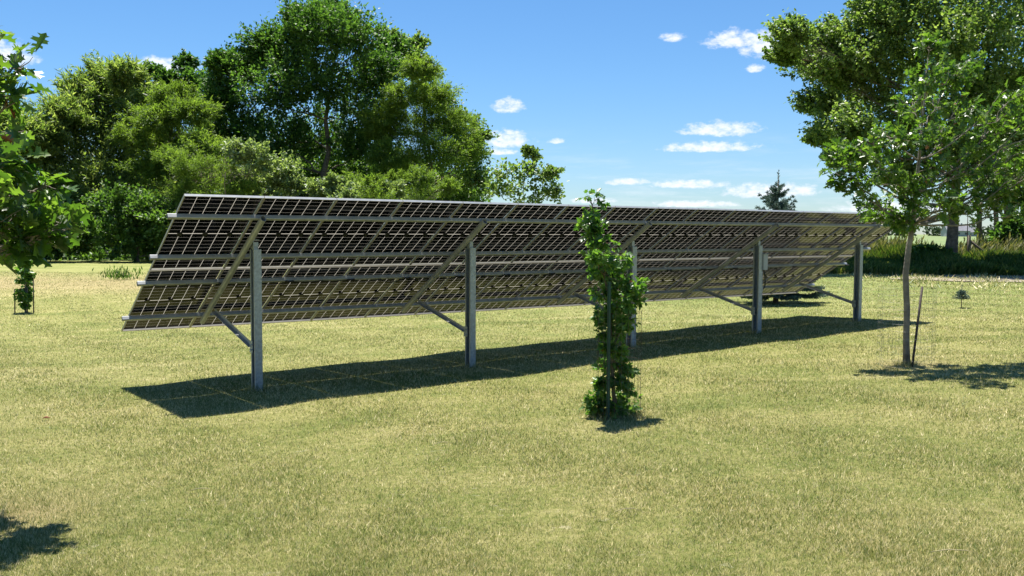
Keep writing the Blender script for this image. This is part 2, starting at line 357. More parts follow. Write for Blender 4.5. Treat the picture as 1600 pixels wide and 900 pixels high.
# dry strip on the left, bare ring round the trees
left = 1/(1+np.exp((XX+3)/3))
SY0, SY1 = G(60, 453)[1], G(60, 433)[1]
dry = left*(1/(1+np.exp(-(YY-SY0)/1.2)))*(1/(1+np.exp((YY-SY1)/2.0)))*.85
OAK = G(1417, 572); SAP = G(962, 652); LOAK = G(-75, 818)
for c, s_ in ((OAK, .45), (SAP, .3), (LOAK, .75)): dry = np.maximum(dry, gauss(c, s_, s_)*1.0)
lush = np.clip(1/(1+np.exp(-(YY-25)/3)), 0, 1)*(1/(1+np.exp(-(XX-2)/3)))*.75
lush = np.maximum(lush, .35/(1+np.exp(-(YY-SY1-2)/1.5)))
for nm, arr in (('dry', dry), ('lush', lush)):
    at_ = lawn.data.attributes.new(nm, 'FLOAT', 'POINT'); at_.data.foreach_set('value', arr.ravel().astype(np.float32))

# grass blades: constant number per picture area, thinning and widening with distance
def blades(y0, y1, dens, hgt, wid):
    n_ = int(dens); t = rng.random(n_)**1.7; Y = y0*(y1/y0)**t; X = (rng.random(n_)*2-1)*(Y*.60+.4)
    P = np.stack([X, Y, gz(X, Y)+bumps(X, Y)-.006], -1)
    th = rng.random(n_)*2*math.pi; lean = rng.normal(size=(n_, 2))*.5
    clump = .85+.12*np.sin(X*5.1+np.sin(Y*3.7)*2)*np.sin(Y*4.3+X*.8)
    hh = hgt*(Y/5)**.25*(.45+rng.random(n_)*.9)*clump; ww = wid*(Y/5)**.9*(.6+rng.random(n_)*.8)
    sd = np.stack([np.cos(th), np.sin(th), 0*th], -1)*ww[:, None]
    tip = P+np.stack([lean[:, 0]*hh, lean[:, 1]*hh, hh], -1)
    V = np.stack([P-sd/2, P+sd/2, tip], 1).reshape(-1, 3); return V
def tufts():
    out = []
    for c, rad_, n_, h0 in [(np.array([-3.5033+2.841*i, 12.6928+2.098*i, 0]), .13, 260, .13) for i in range(5)]+[(OAK, .16, 420, .12), (SAP, .3, 500, .10), (LOAK, .4, 500, .1)]+[(np.array([rng.uniform(-4, 5), rng.uniform(4.6, 12), 0]), .05, 26, .055) for _ in range(70)]:
        a = rng.random(n_)*6.283; q = rad_*(.35+.75*rng.random(n_)); X = c[0]+np.cos(a)*q; Y = c[1]+np.sin(a)*q; P = np.stack([X, Y, gz(X, Y)+bumps(X, Y)-.01], -1)
        th = rng.random(n_)*6.283; sd = np.stack([np.cos(th), np.sin(th), 0*th], -1)*.006; hh = h0*(.4+.8*rng.random(n_)); ln = rng.normal(size=(n_, 2))*.45
        out.append(np.stack([P-sd/2, P+sd/2, P+np.stack([ln[:, 0]*hh, ln[:, 1]*hh, hh], -1)], 1).reshape(-1, 3))
    n_ = 9000; t = rng.random(n_); A0, A1 = G(1370, 438), G(1760, 438); X = A0[0]*(1-t)+A1[0]*t; Y = A0[1]*(1-t)+A1[1]*t+rng.normal(size=n_)*3.2
    X = X+.35*rng.normal(size=n_); k2 = np.sin(X*1.7+Y*.9)*np.sin(Y*1.9-X*.6)+.5*rng.normal(size=n_) > .05; X, Y = X[k2], Y[k2]; n_ = len(X)
    P = np.stack([X, Y, gz(X, Y)+bumps(X, Y)-.01], -1); th = rng.random(n_)*6.283; sd = np.stack([np.cos(th), np.sin(th), 0*th], -1)*.05; hh = .06+.16*rng.random(n_)**2; ln = rng.normal(size=(n_, 2))*.7
    out.append(np.stack([P-sd/2, P+sd/2, P+np.stack([ln[:, 0]*hh, ln[:, 1]*hh, hh], -1)], 1).reshape(-1, 3))
    return np.concatenate(out)
V = np.concatenate([blades(4.2, 48, 1050000, .031, .0037), tufts()])
me = bpy.data.meshes.new('grass'); me.vertices.add(len(V)); me.vertices.foreach_set('co', V.astype(np.float32).ravel())
me.loops.add(len(V)); me.loops.foreach_set('vertex_index', np.arange(len(V), dtype=np.int32)); me.polygons.add(len(V)//3)
me.polygons.foreach_set('loop_start', np.arange(0, len(V), 3, dtype=np.int32)); me.update(calc_edges=True)
tag(link('mown_grass', me, M['blade']), 'short dry mown grass blades covering the near lawn', 'grass', kind='stuff')

# crop field beyond the weeds on the right, seen under the tree crowns
mt = bpy.data.materials.new('crop'); mt.use_nodes = True; n = mt.node_tree.nodes; l = mt.node_tree.links; p = n['Principled BSDF']
g = n.new('ShaderNodeNewGeometry'); mp = n.new('ShaderNodeMapping'); mp.inputs['Rotation'].default_value = (0, 0, R(8)); mp.inputs['Scale'].default_value = (.12, .9, 1); l.new(g.outputs['Position'], mp.inputs[0])
nz1 = n.new('ShaderNodeTexNoise'); nz1.inputs['Scale'].default_value = .25; nz1.inputs['Detail'].default_value = 6; l.new(mp.outputs[0], nz1.inputs['Vector'])
nz2 = n.new('ShaderNodeTexNoise'); nz2.inputs['Scale'].default_value = 1.2; nz2.inputs['Detail'].default_value = 5; l.new(g.outputs['Position'], nz2.inputs['Vector'])
ad = n.new('ShaderNodeMath'); ad.operation = 'ADD'; l.new(nz1.outputs[0], ad.inputs[0]); l.new(nz2.outputs[0], ad.inputs[1])
rp = n.new('ShaderNodeValToRGB'); el = rp.color_ramp.elements; el.new(.5)
for i, (q, c) in enumerate([(.36, (.065, .115, .025)), (.5, (.105, .15, .038)), (.64, (.18, .19, .075))]): el[i].position = q; el[i].color = (*c, 1)
hv = n.new('ShaderNodeMath'); hv.operation = 'MULTIPLY'; hv.inputs[1].default_value = .5; l.new(ad.outputs[0], hv.inputs[0]); l.new(hv.outputs[0], rp.inputs[0]); l.new(rp.outputs[0], p.inputs['Base Color']); p.inputs['Roughness'].default_value = .9
M['crop'] = mt
fx = axis(-900, 2500, 60, 4, 1.1); fy = axis(0, 1900, 60, 4, 1.1); fy = fy[fy >= 0]
FX, FY = np.meshgrid(fx, fy, indexing='ij'); FYw = 66+FY; FXw = FX+30
tag(grid_obj('crop_field', FXw, FYw, gz(FXw, FYw)+.25*(FY > 0)+.006, M['crop']), kind='structure')

# bare earth patch on the right
mt = mat('dry earth', (.23, .20, .15), .95, 0, .1, noise=(2.2, .35, 6), bump=(9, .8)); M['earth'] = mt
mb = MB(); a0, a1 = G(1375, 441), G(1760, 446); b0, b1 = G(1400, 433), G(1760, 429)
K = 420; top = []; bot = []
def jag(t, ph): return sum(math.sin(t*f_*6.283+ph*f_)/f_**.75 for f_ in (3, 7, 13, 29, 61, 113))*.42
for i in range(K+1):
    t = i/K; e = min(1, t*6)
    mid_ = (a0*(1-t)+a1*t+b0*(1-t)+b1*t)/2; hw = np.linalg.norm((b0-a0)*(1-t)+(b1-a1)*t)/2*e
    bot.append(mid_-[0, max(.02, hw*(.7+.5*jag(t, 1.3))), 0]); top.append(mid_+[0, max(.02, hw*(.75+.5*jag(t, 4.1))), 0])
P = np.array(bot+top); P[:, 2] = gz(P[:, 0], P[:, 1])+bumps(P[:, 0], P[:, 1])+.03
mb.add(P, [(i, i+1, K+2+i, K+1+i) for i in range(1, K)]+[(0, 1, K+2)])
tag(mb.build('bare_earth', M['earth']), kind='structure')

# ================================================================= SOLAR ARRAY
AZ, TILT = R(36.4445), R(31.6676)
uv = np.array([math.cos(AZ), math.sin(AZ), 0]); vv = np.array([-math.sin(AZ), math.cos(AZ), 0])
dn = vv*math.cos(TILT)-np.array([0, 0, math.sin(TILT)]); nr = np.cross(uv, dn); T0 = np.array([-4.0183, 11.4125, 2.2115])
WP, LP, NC = 1.02, 3.704, 16
def PL(a, b, off=0.): return T0+uv*a+dn*b+nr*off
pb = [np.array([-3.5033, 12.6928, 0])+uv*3.5315*i for i in range(5)]
arr = empty('solar_array', (pb[0][0], pb[0][1], float(gz(pb[0][0], pb[0][1]))), 'long tilted rack of black solar panels on five steel posts, seen from behind', 'solar panels')
AO = np.array(arr.location)
# --- one panel's meshes in panel space: x along the row, y down the slope, z up from the glass
PW, PH = 1.015, 1.846; FR = .032
def panel_meshes():
    v, f, mi = [], [], []
    cw, ch, gxx, gyy, mid = .1595, .0878, .0064, .0018, .013
    xb = [.012]; x = (PW-6*cw-5*gxx)/2; cuts = [.012, x]
    for i in range(6): cuts += [x+cw]+([x+cw+gxx] if i < 5 else []); x += cw+gxx
    cuts.append(PW-.012)
    y = (PH-20*ch-18*gyy-mid)/2; yc = [.012, y]
    for i in range(20):
        yc += [y+ch]; gq = mid if i == 9 else gyy
        if i < 19: yc += [y+ch+gq]
        y += ch+gq
    yc.append(PH-.012)
    nxx, nyy = len(cuts), len(yc)
    for a in cuts:
        for b in yc: v.append((a, b, 0))
    for i in range(nxx-1):
        for j in range(nyy-1):
            f.append((i*nyy+j, (i+1)*nyy+j, (i+1)*nyy+j+1, i*nyy+j+1)); mi.append(0 if (i % 2 == 1 and j % 2 == 1) or i in (0, nxx-2) or j in (0, nyy-2) else 1)
    lam = bpy.data.meshes.new('solar_panel'); lam.from_pydata(v, [], f); lam.polygons.foreach_set('material_index', mi); lam.materials.append(M['cell']); lam.materials.append(M['gap']); lam.update()
    b = MB(); t = .004; fl = .008
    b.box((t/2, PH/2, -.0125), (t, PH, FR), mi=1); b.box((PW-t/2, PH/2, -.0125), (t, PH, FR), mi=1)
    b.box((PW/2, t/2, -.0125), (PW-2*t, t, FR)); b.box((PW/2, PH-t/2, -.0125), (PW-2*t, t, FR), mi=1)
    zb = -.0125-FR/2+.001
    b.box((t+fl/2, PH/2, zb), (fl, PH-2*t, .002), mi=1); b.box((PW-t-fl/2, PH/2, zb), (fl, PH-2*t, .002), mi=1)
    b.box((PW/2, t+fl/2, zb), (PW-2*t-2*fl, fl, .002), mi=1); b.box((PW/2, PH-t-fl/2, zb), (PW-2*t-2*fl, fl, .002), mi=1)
    V = np.concatenate(b.v); fm = bpy.data.meshes.new('frame'); fm.from_pydata(V.tolist(), [], b.f); fm.polygons.foreach_set('material_index', b.mi); fm.materials.append(M['alu']); fm.materials.append(M['alu_shaded']); fm.update()
    fm2 = fm.copy(); fm2.name = 'frame'; fm2.materials[0] = M['alu_shaded']  # lower row's top edge takes the shade-darkened colour too
    b = MB(); b.box((0, 0, -.010), (.062, .085, .018), bev=.01); V = np.concatenate(b.v)
    jm = bpy.data.meshes.new('junction_box'); jm.from_pydata(V.tolist(), [], b.f); jm.materials.append(M['plastic']); jm.update()
    return lam, (fm, fm2), jm
lam, fm, jm = panel_meshes()
rot = Matrix(((uv[0], dn[0], nr[0]), (uv[1], dn[1], nr[1]), (uv[2], dn[2], nr[2]))).to_4x4()
for row in range(2):
    for i in range(NC):
        P = PL(i*WP+.0025, row*(PH+.012), -.006)-AO
        o = bpy.data.objects.new('solar_panel', lam); COL.objects.link(o); o.parent = arr; o.matrix_basis = Matrix.Translation(P)@rot
        fo = bpy.data.objects.new('frame', fm[row]); COL.objects.link(fo); fo.parent = o
        for jx in (.17, .5, .83):
            jb = bpy.data.objects.new('junction_box', jm); COL.objects.link(jb); jb.parent = o; jb.location = (jx, PH/2, -.002)
# --- rails
def rrect(wd, ht, r, k=3):
    out = []
    for cx, cy, a0 in ((wd/2-r, ht/2-r, 0), (-wd/2+r, ht/2-r, 90), (-wd/2+r, -ht/2+r, 180), (wd/2-r, -ht/2+r, 270)):
        for j in range(k+1): a = R(a0+90*j/k); out.append((cx+r*math.cos(a), cy+r*math.sin(a)))
    return out
def tube_end(mb, a, b, prof, thick, upd):
    """hollow section: outer wall, inner wall, ring ends"""
    a, b = np.asarray(a, float), np.asarray(b, float); d = b-a; d /= np.linalg.norm(d); sd = np.cross(d, upd); sd /= np.linalg.norm(sd); u2 = np.cross(sd, d); k = len(prof)
    sc = [(x*(1-thick/max(abs(x), abs(y), 1e-6)), y*(1-thick/max(abs(x), abs(y), 1e-6))) for x, y in prof]
    V = [q+sd*x+u2*y for q, pr in ((a, prof), (b, prof), (a, sc), (b, sc)) for x, y in pr]
    Fc = []
    for i in range(k):
        j = (i+1) % k; Fc += [(i, j, k+j, k+i), (2*k+j, 2*k+i, 3*k+i, 3*k+j), (j, i, 2*k+i, 2*k+j), (k+i, k+j, 3*k+j, 3*k+i)]
    mb.add(V, Fc)
RAILS = [(.405, -.115, 16.40), (1.42, -.10, 16.42), (2.135, -.11, 16.40), (3.19, -.10, 16.40)]
for bpos, s0, s1 in RAILS:
    mb = MB(); tube_end(mb, PL(s0, bpos, -.074), PL(s1, bpos, -.074), rrect(.052, .062, .008), .004, nr)
    ro = mb.build('rail', M['alu_dull'], arr)
    for i in range(NC+1):       # clamps at the panel seams
        cb = MB(); cb.box(PL(i*WP, bpos+.037, -.058), (.04, .02, .03), (uv, dn, nr)); cb.build('clamp', M['alu'], ro) if i % 2 == 0 else None
    for q in (3.1, 6.6, 9.9, 13.3):
        if bpos in (1.42, 3.19):
            cb = MB(); cb.bar(PL(q, bpos, -.074), PL(q+.16, bpos, -.074), rrect(.058, .068, .009), nr); cb.build('splice_sleeve', M['alu_dull'], ro)
# --- beams, braces, posts
def cprofile(o, u2, v2, wv, wu, t, z0, z1, mb):
    """C post: web on +u, flanges along +-v, lips, open towards -u"""
    for c, sx, sy in (((wu/2-t/2, 0), t, wv), ((-t/2, -wv/2+t/2), wu-t, t), ((-t/2, wv/2-t/2), wu-t, t), ((-wu/2+t/2, -wv/2+t+.012), t, .024), ((-wu/2+t/2, wv/2-t-.012), t, .024)):
        mb.box(o+u2*c[0]+v2*c[1]+np.array([0, 0, (z0+z1)/2]), (sx, sy, z1-z0), (u2, v2, np.array([0, 0, 1.])))
for i in range(5):
    B = pb[i]; g0 = float(gz(B[0], B[1])); zt = 1.508
    mb = MB(); cprofile(B, uv, vv, .15, .105, .006, g0-.3, zt, mb); po = mb.build('post', M['galv'], arr)
    ub = 1.075+3.5315*i
    # head bracket between post and beam
    mb = MB(); hb = PL(ub+.09, 1.0, -.20); mb.box(np.array([B[0], B[1], zt+.045])+uv*-.005, (.06, .075, .11), (uv, vv, np.array([0, 0, 1.])))
    mb.box(np.array([B[0], B[1], zt+.09])+uv*-.045, (.008, .10, .16), (uv, vv, np.array([0, 0, 1.])))
    for q in (-.03, .03): mb.tube([np.array([B[0], B[1], zt+.10+q])-uv*.075, np.array([B[0], B[1], zt+.10+q])+uv*.05], .011, 6)
    mb.build('head_bracket', M['galv'], po)
    mb = MB(); tube_end(mb, PL(ub, .30, -.152), PL(ub, 3.27, -.152), rrect(.07, .088, .03, 4), .005, nr); bo = mb.build('beam', M['alu_dull'], arr)
    for bpos, *_ in RAILS:
        mb = MB(); mb.box(PL(ub+.045, bpos, -.115), (.016, .05, .05), (uv, dn, nr)); mb.build('rail_bracket', M['alu'], bo)
    a = PL(ub+.03, 2.80, -.20); b = np.array([B[0], B[1], .19])-uv*.055+vv*.085
    mb = MB(); t = .005; mb.bar(a, b, [(-.028, -.028), (.028, -.028), (.028, -.028+t), (-.028+t, -.028+t), (-.028+t, .028), (-.028, .028)], nr); br = mb.build('brace', M['alu_dull'], arr)
    mb = MB(); mb.box(np.array([B[0], B[1], .17])-uv*.056+vv*.05, (.012, .10, .16), (uv, vv, np.array([0, 0, 1.])))
    for q in (-.04, .03): mb.tube([np.array([B[0], B[1], .17+q])-uv*.08+vv*.03, np.array([B[0], B[1], .17+q])+uv*.07+vv*.03], .01, 6)
    mb.build('foot_bracket', M['galv'], br)
# --- wiring along the third rail and connector loops
mb = MB()
for i in range(NC):
    for k_ in range(2):
        s0 = i*WP+.1+k_*.45; pts = []
        for t in np.linspace(0, 1, 9): pts.append(PL(s0+t*.5, 2.135, -.11)+np.array([0, 0, -.035*math.sin(math.pi*t)*(1+.7*math.sin(i*2.1+k_))]))
        mb.tube(pts, .006, 5)
    c = PL(i*WP+1.0, 2.10, -.12); mb.tube([c, c+uv*.06-np.array([0, 0, .01]), c+uv*.13], .014, 6)
mb.build('cable', M['plastic'], arr)
mb = MB()
for row in range(2):
    for i in range(NC):
        y0 = row*(PH+.012)+PH/2
        for jx in (.17, .5):
            pts = [PL(i*WP+jx+t*.33, y0+.05+.02*math.sin(math.pi*t), -.014) for t in np.linspace(0, 1, 5)]; 
            if (i+row) % 2: mb.tube(pts, .004, 4)
mb.build('panel_lead', M['plastic'], arr)
# --- switch box on the fourth post
B = pb[3]; zb_ = 1.17; Z3 = np.array([0, 0, 1.])
ax = (uv, vv, Z3); c = np.array([B[0], B[1], zb_])+uv*.125-vv*.045
mb = MB(); mb.box(c, (.135, .115, .32), ax, bev=.008); mb.box(c-vv*.0595, (.12, .004, .30), ax); mb.box(c+Z3*.168-vv*.01, (.15, .14, .012), ax)
eb = mb.build('switch_box', M['greybox'], arr)
mb = MB(); mb.box(c+uv*.082-vv*.02+Z3*-.02, (.028, .03, .09), ax, bev=.006); mb.build('switch_handle', M['plastic'], eb)
g3 = float(gz(B[0], B[1]))
mb = MB(); q = np.array([B[0], B[1], 0])+uv*.072-vv*.05; mb.tube([q+Z3*(zb_-.15), q+Z3*(.3), q+Z3*(g3-.1)], .017, 8); mb.box(q+Z3*.62, (.05, .05, .1), ax, bev=.01); mb.build('conduit', M['greybox'], arr)
mb = MB(); q = c+uv*.02; pts = [q+Z3*-.16, q+Z3*-.26+uv*.03, q+Z3*-.42+uv*.055, q+Z3*-.52+uv*.03, q+Z3*-.56-uv*.05]; mb.tube(pts, .014, 7)
mb.build('flexible_cable', M['plastic'], arr)
for k_, zz in ((1, 1.0), (2, .6)):
    mb = MB(); mb.box(np.array([B[0], B[1], zz])-uv*.0-vv*.078, (.10, .006, .03), ax); mb.build('strap', M['galv'], po) if False else None

# ================================================================= TREES
def curve(a, b, n_, sag, wob):
    a, b = np.asarray(a, float), np.asarray(b, float); t = np.linspace(0, 1, n_)[:, None]
    Lh = np.linalg.norm(b-a); P = a+(b-a)*t; P[:, 2] += (np.sin(np.pi*t[:, 0]))*sag*Lh
    wv = rng.normal(size=(n_, 3))*wob*Lh; wv[0] = 0; wv[-1] = 0; return P+wv
def tree(name, base, tops, clumps, leafm, label, cat, group=None, shape='rhomb', leaf=.2, sub=40, per=60, spread=.13, tr=.25, barkm='bark', up=.35, droop=0., sprigs=12,
         fork=.35, extra=None, limb=.3, shell=.35, flat=.75, trunkpts=None, bough=1.0, anis=None, subtw=True, fold=.25, elong=(1.25, .62), out=0.):
    """clumps: list of (centre, radius[, leaf density]); leaves grow on twigs around shoots inside each clump"""
    root = empty(name, tuple(base), label, cat, group); base = np.asarray(base, float)
    mb = MB(); tops = np.asarray(tops, float)
    tp = curve(base-[0, 0, .15], tops, 9, 0, .012) if trunkpts is None else np.asarray(trunkpts, float)
    n_ = len(tp); rr = tr*(1-.82*np.linspace(0, 1, n_)); rr[0] *= 1.35; mb.tube(tp, rr, 10)
    hts = tp[:, 2]; P_all, A_all, S_all = [], [], []
    for cl in clumps:
        c, r = np.asarray(cl[0], float), cl[1]; dm = cl[2] if len(cl) > 2 else 1.
        hz = np.linalg.norm(c[:2]-base[:2]); want = c[2]-(.35*hz+.3*r)*limb/.3
        want = min(max(want, hts[0]+fork*(hts[-1]-hts[0])), hts[-1]*.985)
        k = np.argmin(abs(hts-want)); st = tp[k]
        lr = max(rr[k]*.38, .006*tr/.25)*min(1, bough); cv = curve(st, c, 7, -.06, .03); mb.tube(cv, np.linspace(lr, lr*.3, 7), 6, cap=False)
        ns = max(4, int(sub*dm)); d = unit(ns); rad = (shell+(1-shell)*rng.random(ns))**.8*(1+.2*rng.normal(size=ns)); d[:, 2] *= flat
        scn = c+d*rad[:, None]*r
        sp_n = int(sprigs*dm)
        if sp_n:
            ds = unit(sp_n); ds[:, 2] = abs(ds[:, 2])*.8-.2; scn = np.concatenate([scn, c+ds*r*(1.08+.22*rng.random(sp_n))[:, None]])
        if subtw:
            for q in scn[::3 if ns > 30 else 1]:
                s0 = cv[rng.integers(4, 7)]; s0 = s0+(q-s0)*.3*rng.random()+unit(1)[0]*r*.12; mb.tube(curve(s0, q, 4, -.03, .04), np.linspace(lr*.13, lr*.03, 4), 3, cap=False)
        for j, q in enumerate(scn):
            m_ = int(per*(.5+rng.random())*(.45 if j >= ns else 1)); sg = spread*r*(.7+.6*rng.random())
            od = (q-c)/(np.linalg.norm(q-c)+1e-6); od[2] += .25
            if out:
                o2 = q-tp[max(0, k-1)]; o2 = o2/np.linalg.norm(o2); od = od*(1-out)+o2*out+np.array([0, 0, .1])
            od /= np.linalg.norm(od)
            along = rng.normal(size=m_)*sg*elong[0]; side = rng.normal(size=(m_, 3))*sg*elong[1]
            if anis is not None: side *= anis
            pp = q+along[:, None]*od+side; pp[:, 2] -= droop*.35*np.maximum(along, 0)**2/(sg*elong[0]*2)
            A = od*.9+unit(m_)*.8+np.array([0, 0, -droop]); P_all.append(pp); A_all.append(A); S_all.append(leaf*(.6+.7*rng.random(m_)))
    P_, A_, S_ = np.concatenate(P_all), np.concatenate(A_all), np.concatenate(S_all)
    keep = P_[:, 2] > gz(P_[:, 0], P_[:, 1])+.02; P_, A_, S_ = P_[keep], A_[keep], S_[keep]
    Nn = unit(len(P_))+np.array([0, 0, up*2.0])
    mb.build('trunk', M[barkm], root)
    leaves_mesh('crown', P_, A_, Nn, S_, shape, M[leafm], root, fold=fold)
    return root
def cl(lst, Y, dY=0.):
    """clumps from sight lines of the photo: x, y, radius in photo pixels, optional depth shift in metres"""
    out = []
    for q in lst:
        yy = Y+(q[3] if len(q) > 3 else rng.normal()*dY); out.append((at(q[0], q[1], yy), q[2]*yy/F)+((q[4],) if len(q) > 4 else ()))
    return out

YW = 80.
def gbase(x, Y):
    p_ = at(x, 366, Y); return np.array([p_[0], p_[1], float(gz(p_[0], p_[1]))])
WG = 'trees of the wood behind the array'
tree('maple_tree', gbase(505, YW), at(515, 60, YW), cl([(500, 45, 48), (455, 75, 45), (548, 55, 45), (515, 22, 26), (470, 28, 24), (590, 110, 40), (415, 75, 36), (375, 110, 36), (345, 100, 20), (350, 150, 40), (365, 200, 48), (430, 140, 55), (500, 120, 60),
      (565, 160, 55), (430, 215, 58), (500, 215, 55, 3), (570, 225, 48), (400, 262, 45), (610, 80, 26), (335, 230, 40)], YW, 2.5), 'maple_dark',
     'tallest dark green maple with its forking trunk showing, rising above the middle of the wood', 'tree', WG, leaf=.28, sub=100, per=52, spread=.105, elong=(1.8, .65), out=.3, sprigs=20, tr=.36, fork=.18)
tree('ash_tree', gbase(165, YW), at(170, 140, YW), cl([(165, 128, 34), (195, 120, 26), (130, 150, 34), (100, 185, 34), (215, 160, 40), (160, 190, 50), (110, 240, 52), (200, 235, 55), (150, 300, 60), (215, 310, 50), (85, 310, 45), (70, 215, 28)], YW-4, 2), 'ash',
     'pale green ash tree with upswept feathery top, behind the thin sapling at the far left', 'tree', WG, shape='narrow', leaf=.44, sub=92, per=52, spread=.10, elong=(2.3, .6), out=.5, sprigs=24, tr=.35)
tree('ash_tree', gbase(15, YW), at(20, 190, YW), cl([(20, 205, 42), (-30, 190, 60), (55, 240, 42), (20, 290, 60), (-50, 280, 80), (60, 345, 45), (-10, 360, 60)], YW-6, 2), 'ash',
     'olive green ash tree at the wood\'s left edge, partly behind near oak leaves', 'tree', WG, shape='narrow', leaf=.44, sub=92, per=52, spread=.10, elong=(2.3, .6), out=.5, sprigs=24, tr=.35)
tree('maple_tree', gbase(275, YW+8), at(285, 120, YW+8), cl([(238, 112, 14), (262, 122, 14), (290, 98, 13), (297, 125, 22), (250, 150, 26), (318, 150, 34), (285, 160, 34), (300, 220, 45)], YW+8, 1), 'maple_dark',
     'dark maple whose knobbly top shows against the small cloud, left of the tallest maple', 'tree', WG, leaf=.32, sub=50, per=38, spread=.13, tr=.3)
tree('locust_tree', gbase(265, YW-8), at(268, 160, YW-8), cl([(270, 150, 30), (245, 185, 38), (300, 175, 34), (215, 215, 34), (275, 225, 46), (320, 235, 38), (245, 262, 40)], YW-9, 1.5), 'locust',
     'soft yellow green locust tree with fine feathery leaves, in front of the ash', 'tree', WG, shape='narrow', leaf=.26, sub=110, per=70, spread=.11, tr=.25, up=.5, flat=.55)
tree('locust_tree', gbase(655, YW-3), at(665, 110, YW-3), cl([(655, 108, 26), (628, 150, 34), (675, 150, 34), (600, 185, 32), (650, 200, 44), (705, 195, 34), (680, 240, 42), (725, 235, 30), (615, 245, 38), (590, 205, 20)], YW-4, 1.5), 'locust',
     'tall feathery locust tree with thin dark stems, right of the tallest maple', 'tree', WG, shape='narrow', leaf=.26, sub=100, per=62, spread=.11, tr=.22, up=.5, flat=.6)
tree('cottonwood_tree', gbase(690, YW+6), at(650, 90, YW+6), cl([(612, 60, 14), (620, 90, 20), (652, 70, 13), (645, 95, 18), (662, 120, 22), (690, 165, 26), (715, 190, 24), (738, 215, 22), (752, 212, 10), (728, 260, 36), (745, 285, 22), (700, 290, 34), (735, 240, 24)], YW+5, 1), 'silver',
     'loose glossy leaved cottonwood closing the right end of the wood', 'tree', WG, shape='oval', leaf=.26, sub=26, per=40, spread=.2, tr=.28)
tree('pale_shrub', gbase(415, YW-14), at(415, 260, YW-14), cl([(375, 235, 20), (400, 250, 26), (440, 265, 26), (425, 290, 34), (385, 280, 32), (460, 290, 20), (400, 330, 40), (450, 335, 36)], YW-14, 1), 'pale',
     'pale whitish green shrub just over the top of the array, below the tallest maple', 'shrub', 'shrubs along the edge of the wood', shape='oval', leaf=.2, sub=40, per=60, tr=.12, sprigs=14)
tree('locust_shrub', gbase(320, YW-15), at(320, 270, YW-15), cl([(270, 245, 24), (300, 262, 30), (345, 270, 32), (375, 295, 26), (330, 310, 40), (280, 300, 32), (310, 350, 38)], YW-16, 1), 'locust',
     'bright green feathery locust shrub with bare brown twigs, behind the left end of the array', 'shrub', 'shrubs along the edge of the wood', shape='narrow', leaf=.17, sub=56, per=100, tr=.12, flat=.6, sprigs=8)
tree('locust_shrub', gbase(590, YW-13), at(590, 275, YW-13), cl([(545, 285, 18), (585, 288, 16), (612, 280, 15), (655, 275, 22), (700, 292, 16), (590, 312, 30), (650, 310, 34)], YW-14, 1.5), 'locust',
     'low yellow green locust thicket showing above the array top, below the cottonwood', 'shrub', 'shrubs along the edge of the wood', shape='narrow', leaf=.17, sub=50, per=90, tr=.12, flat=.7, sprigs=8)
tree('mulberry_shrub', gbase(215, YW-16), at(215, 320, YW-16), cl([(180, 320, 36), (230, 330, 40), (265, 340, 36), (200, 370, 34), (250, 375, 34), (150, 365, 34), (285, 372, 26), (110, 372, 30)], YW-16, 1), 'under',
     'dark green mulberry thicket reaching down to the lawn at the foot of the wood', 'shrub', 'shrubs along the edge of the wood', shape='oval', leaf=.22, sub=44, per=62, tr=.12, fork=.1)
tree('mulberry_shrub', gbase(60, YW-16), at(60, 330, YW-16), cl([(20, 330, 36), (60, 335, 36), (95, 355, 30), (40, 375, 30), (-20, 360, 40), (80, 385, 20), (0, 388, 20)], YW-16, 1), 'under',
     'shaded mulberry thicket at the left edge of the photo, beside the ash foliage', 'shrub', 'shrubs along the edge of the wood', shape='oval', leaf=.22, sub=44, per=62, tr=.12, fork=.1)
tree('dead_bush', gbase(350, YW-18), at(352, 270, YW-18), cl([(345, 262, 22, 0, .3), (375, 272, 18, 0, .3), (320, 280, 18, 0, .3)], YW-18, 0), 'wood_leaf' if 'wood_leaf' in M else 'twig',
     'brown dead bush of bare twigs standing among the locust foliage', 'shrub', shape='narrow', leaf=.16, sub=60, per=8, tr=.1, sprigs=14)
tree('hawthorn_shrub', gbase(535, YW-15), at(535, 300, YW-15), cl([(500, 296, 16), (522, 288, 15), (560, 300, 16), (615, 298, 15), (540, 318, 28), (600, 315, 20)], YW-15, .6), 'pale',
     'broad leaved pale shrub just over the array top, left of the yellow green thicket', 'shrub', 'shrubs along the edge of the wood', shape='oval', leaf=.22, sub=40, per=50, spread=.13, tr=.1, sprigs=12)
for q_, (bx_, lst, lab) in enumerate([
    (420, [(360, 270, 45), (420, 290, 50), (400, 330, 50), (460, 260, 50), (470, 330, 50)], 'shaded dark tree filling the wood behind the pale whitish shrub'),
    (540, [(520, 300, 45), (560, 270, 48), (600, 300, 48), (540, 340, 50), (500, 270, 40), (610, 260, 36)], 'shaded dark tree filling the wood behind the low yellow green thicket'),
    (690, [(670, 290, 40), (700, 320, 40), (720, 300, 30), (650, 330, 45)], 'shaded dark tree behind the right end of the wood, under the cottonwood'),
    (240, [(200, 290, 50), (250, 310, 50), (300, 330, 50), (290, 280, 45), (160, 340, 45), (220, 360, 50)], 'shaded dark tree deep in the wood behind the mulberry thicket'),
    (60, [(60, 330, 50), (110, 310, 45), (20, 350, 50), (110, 360, 45)], 'shaded dark tree deep in the wood behind the olive green ash')]):
    tree('hackberry_tree', gbase(bx_, YW+9), at(bx_, 270, YW+9), cl(lst, YW+9, 1.5), 'under', lab, 'tree', WG, leaf=.3, shape='oval', sub=56, per=70, tr=.22, spread=.2, fork=.1)
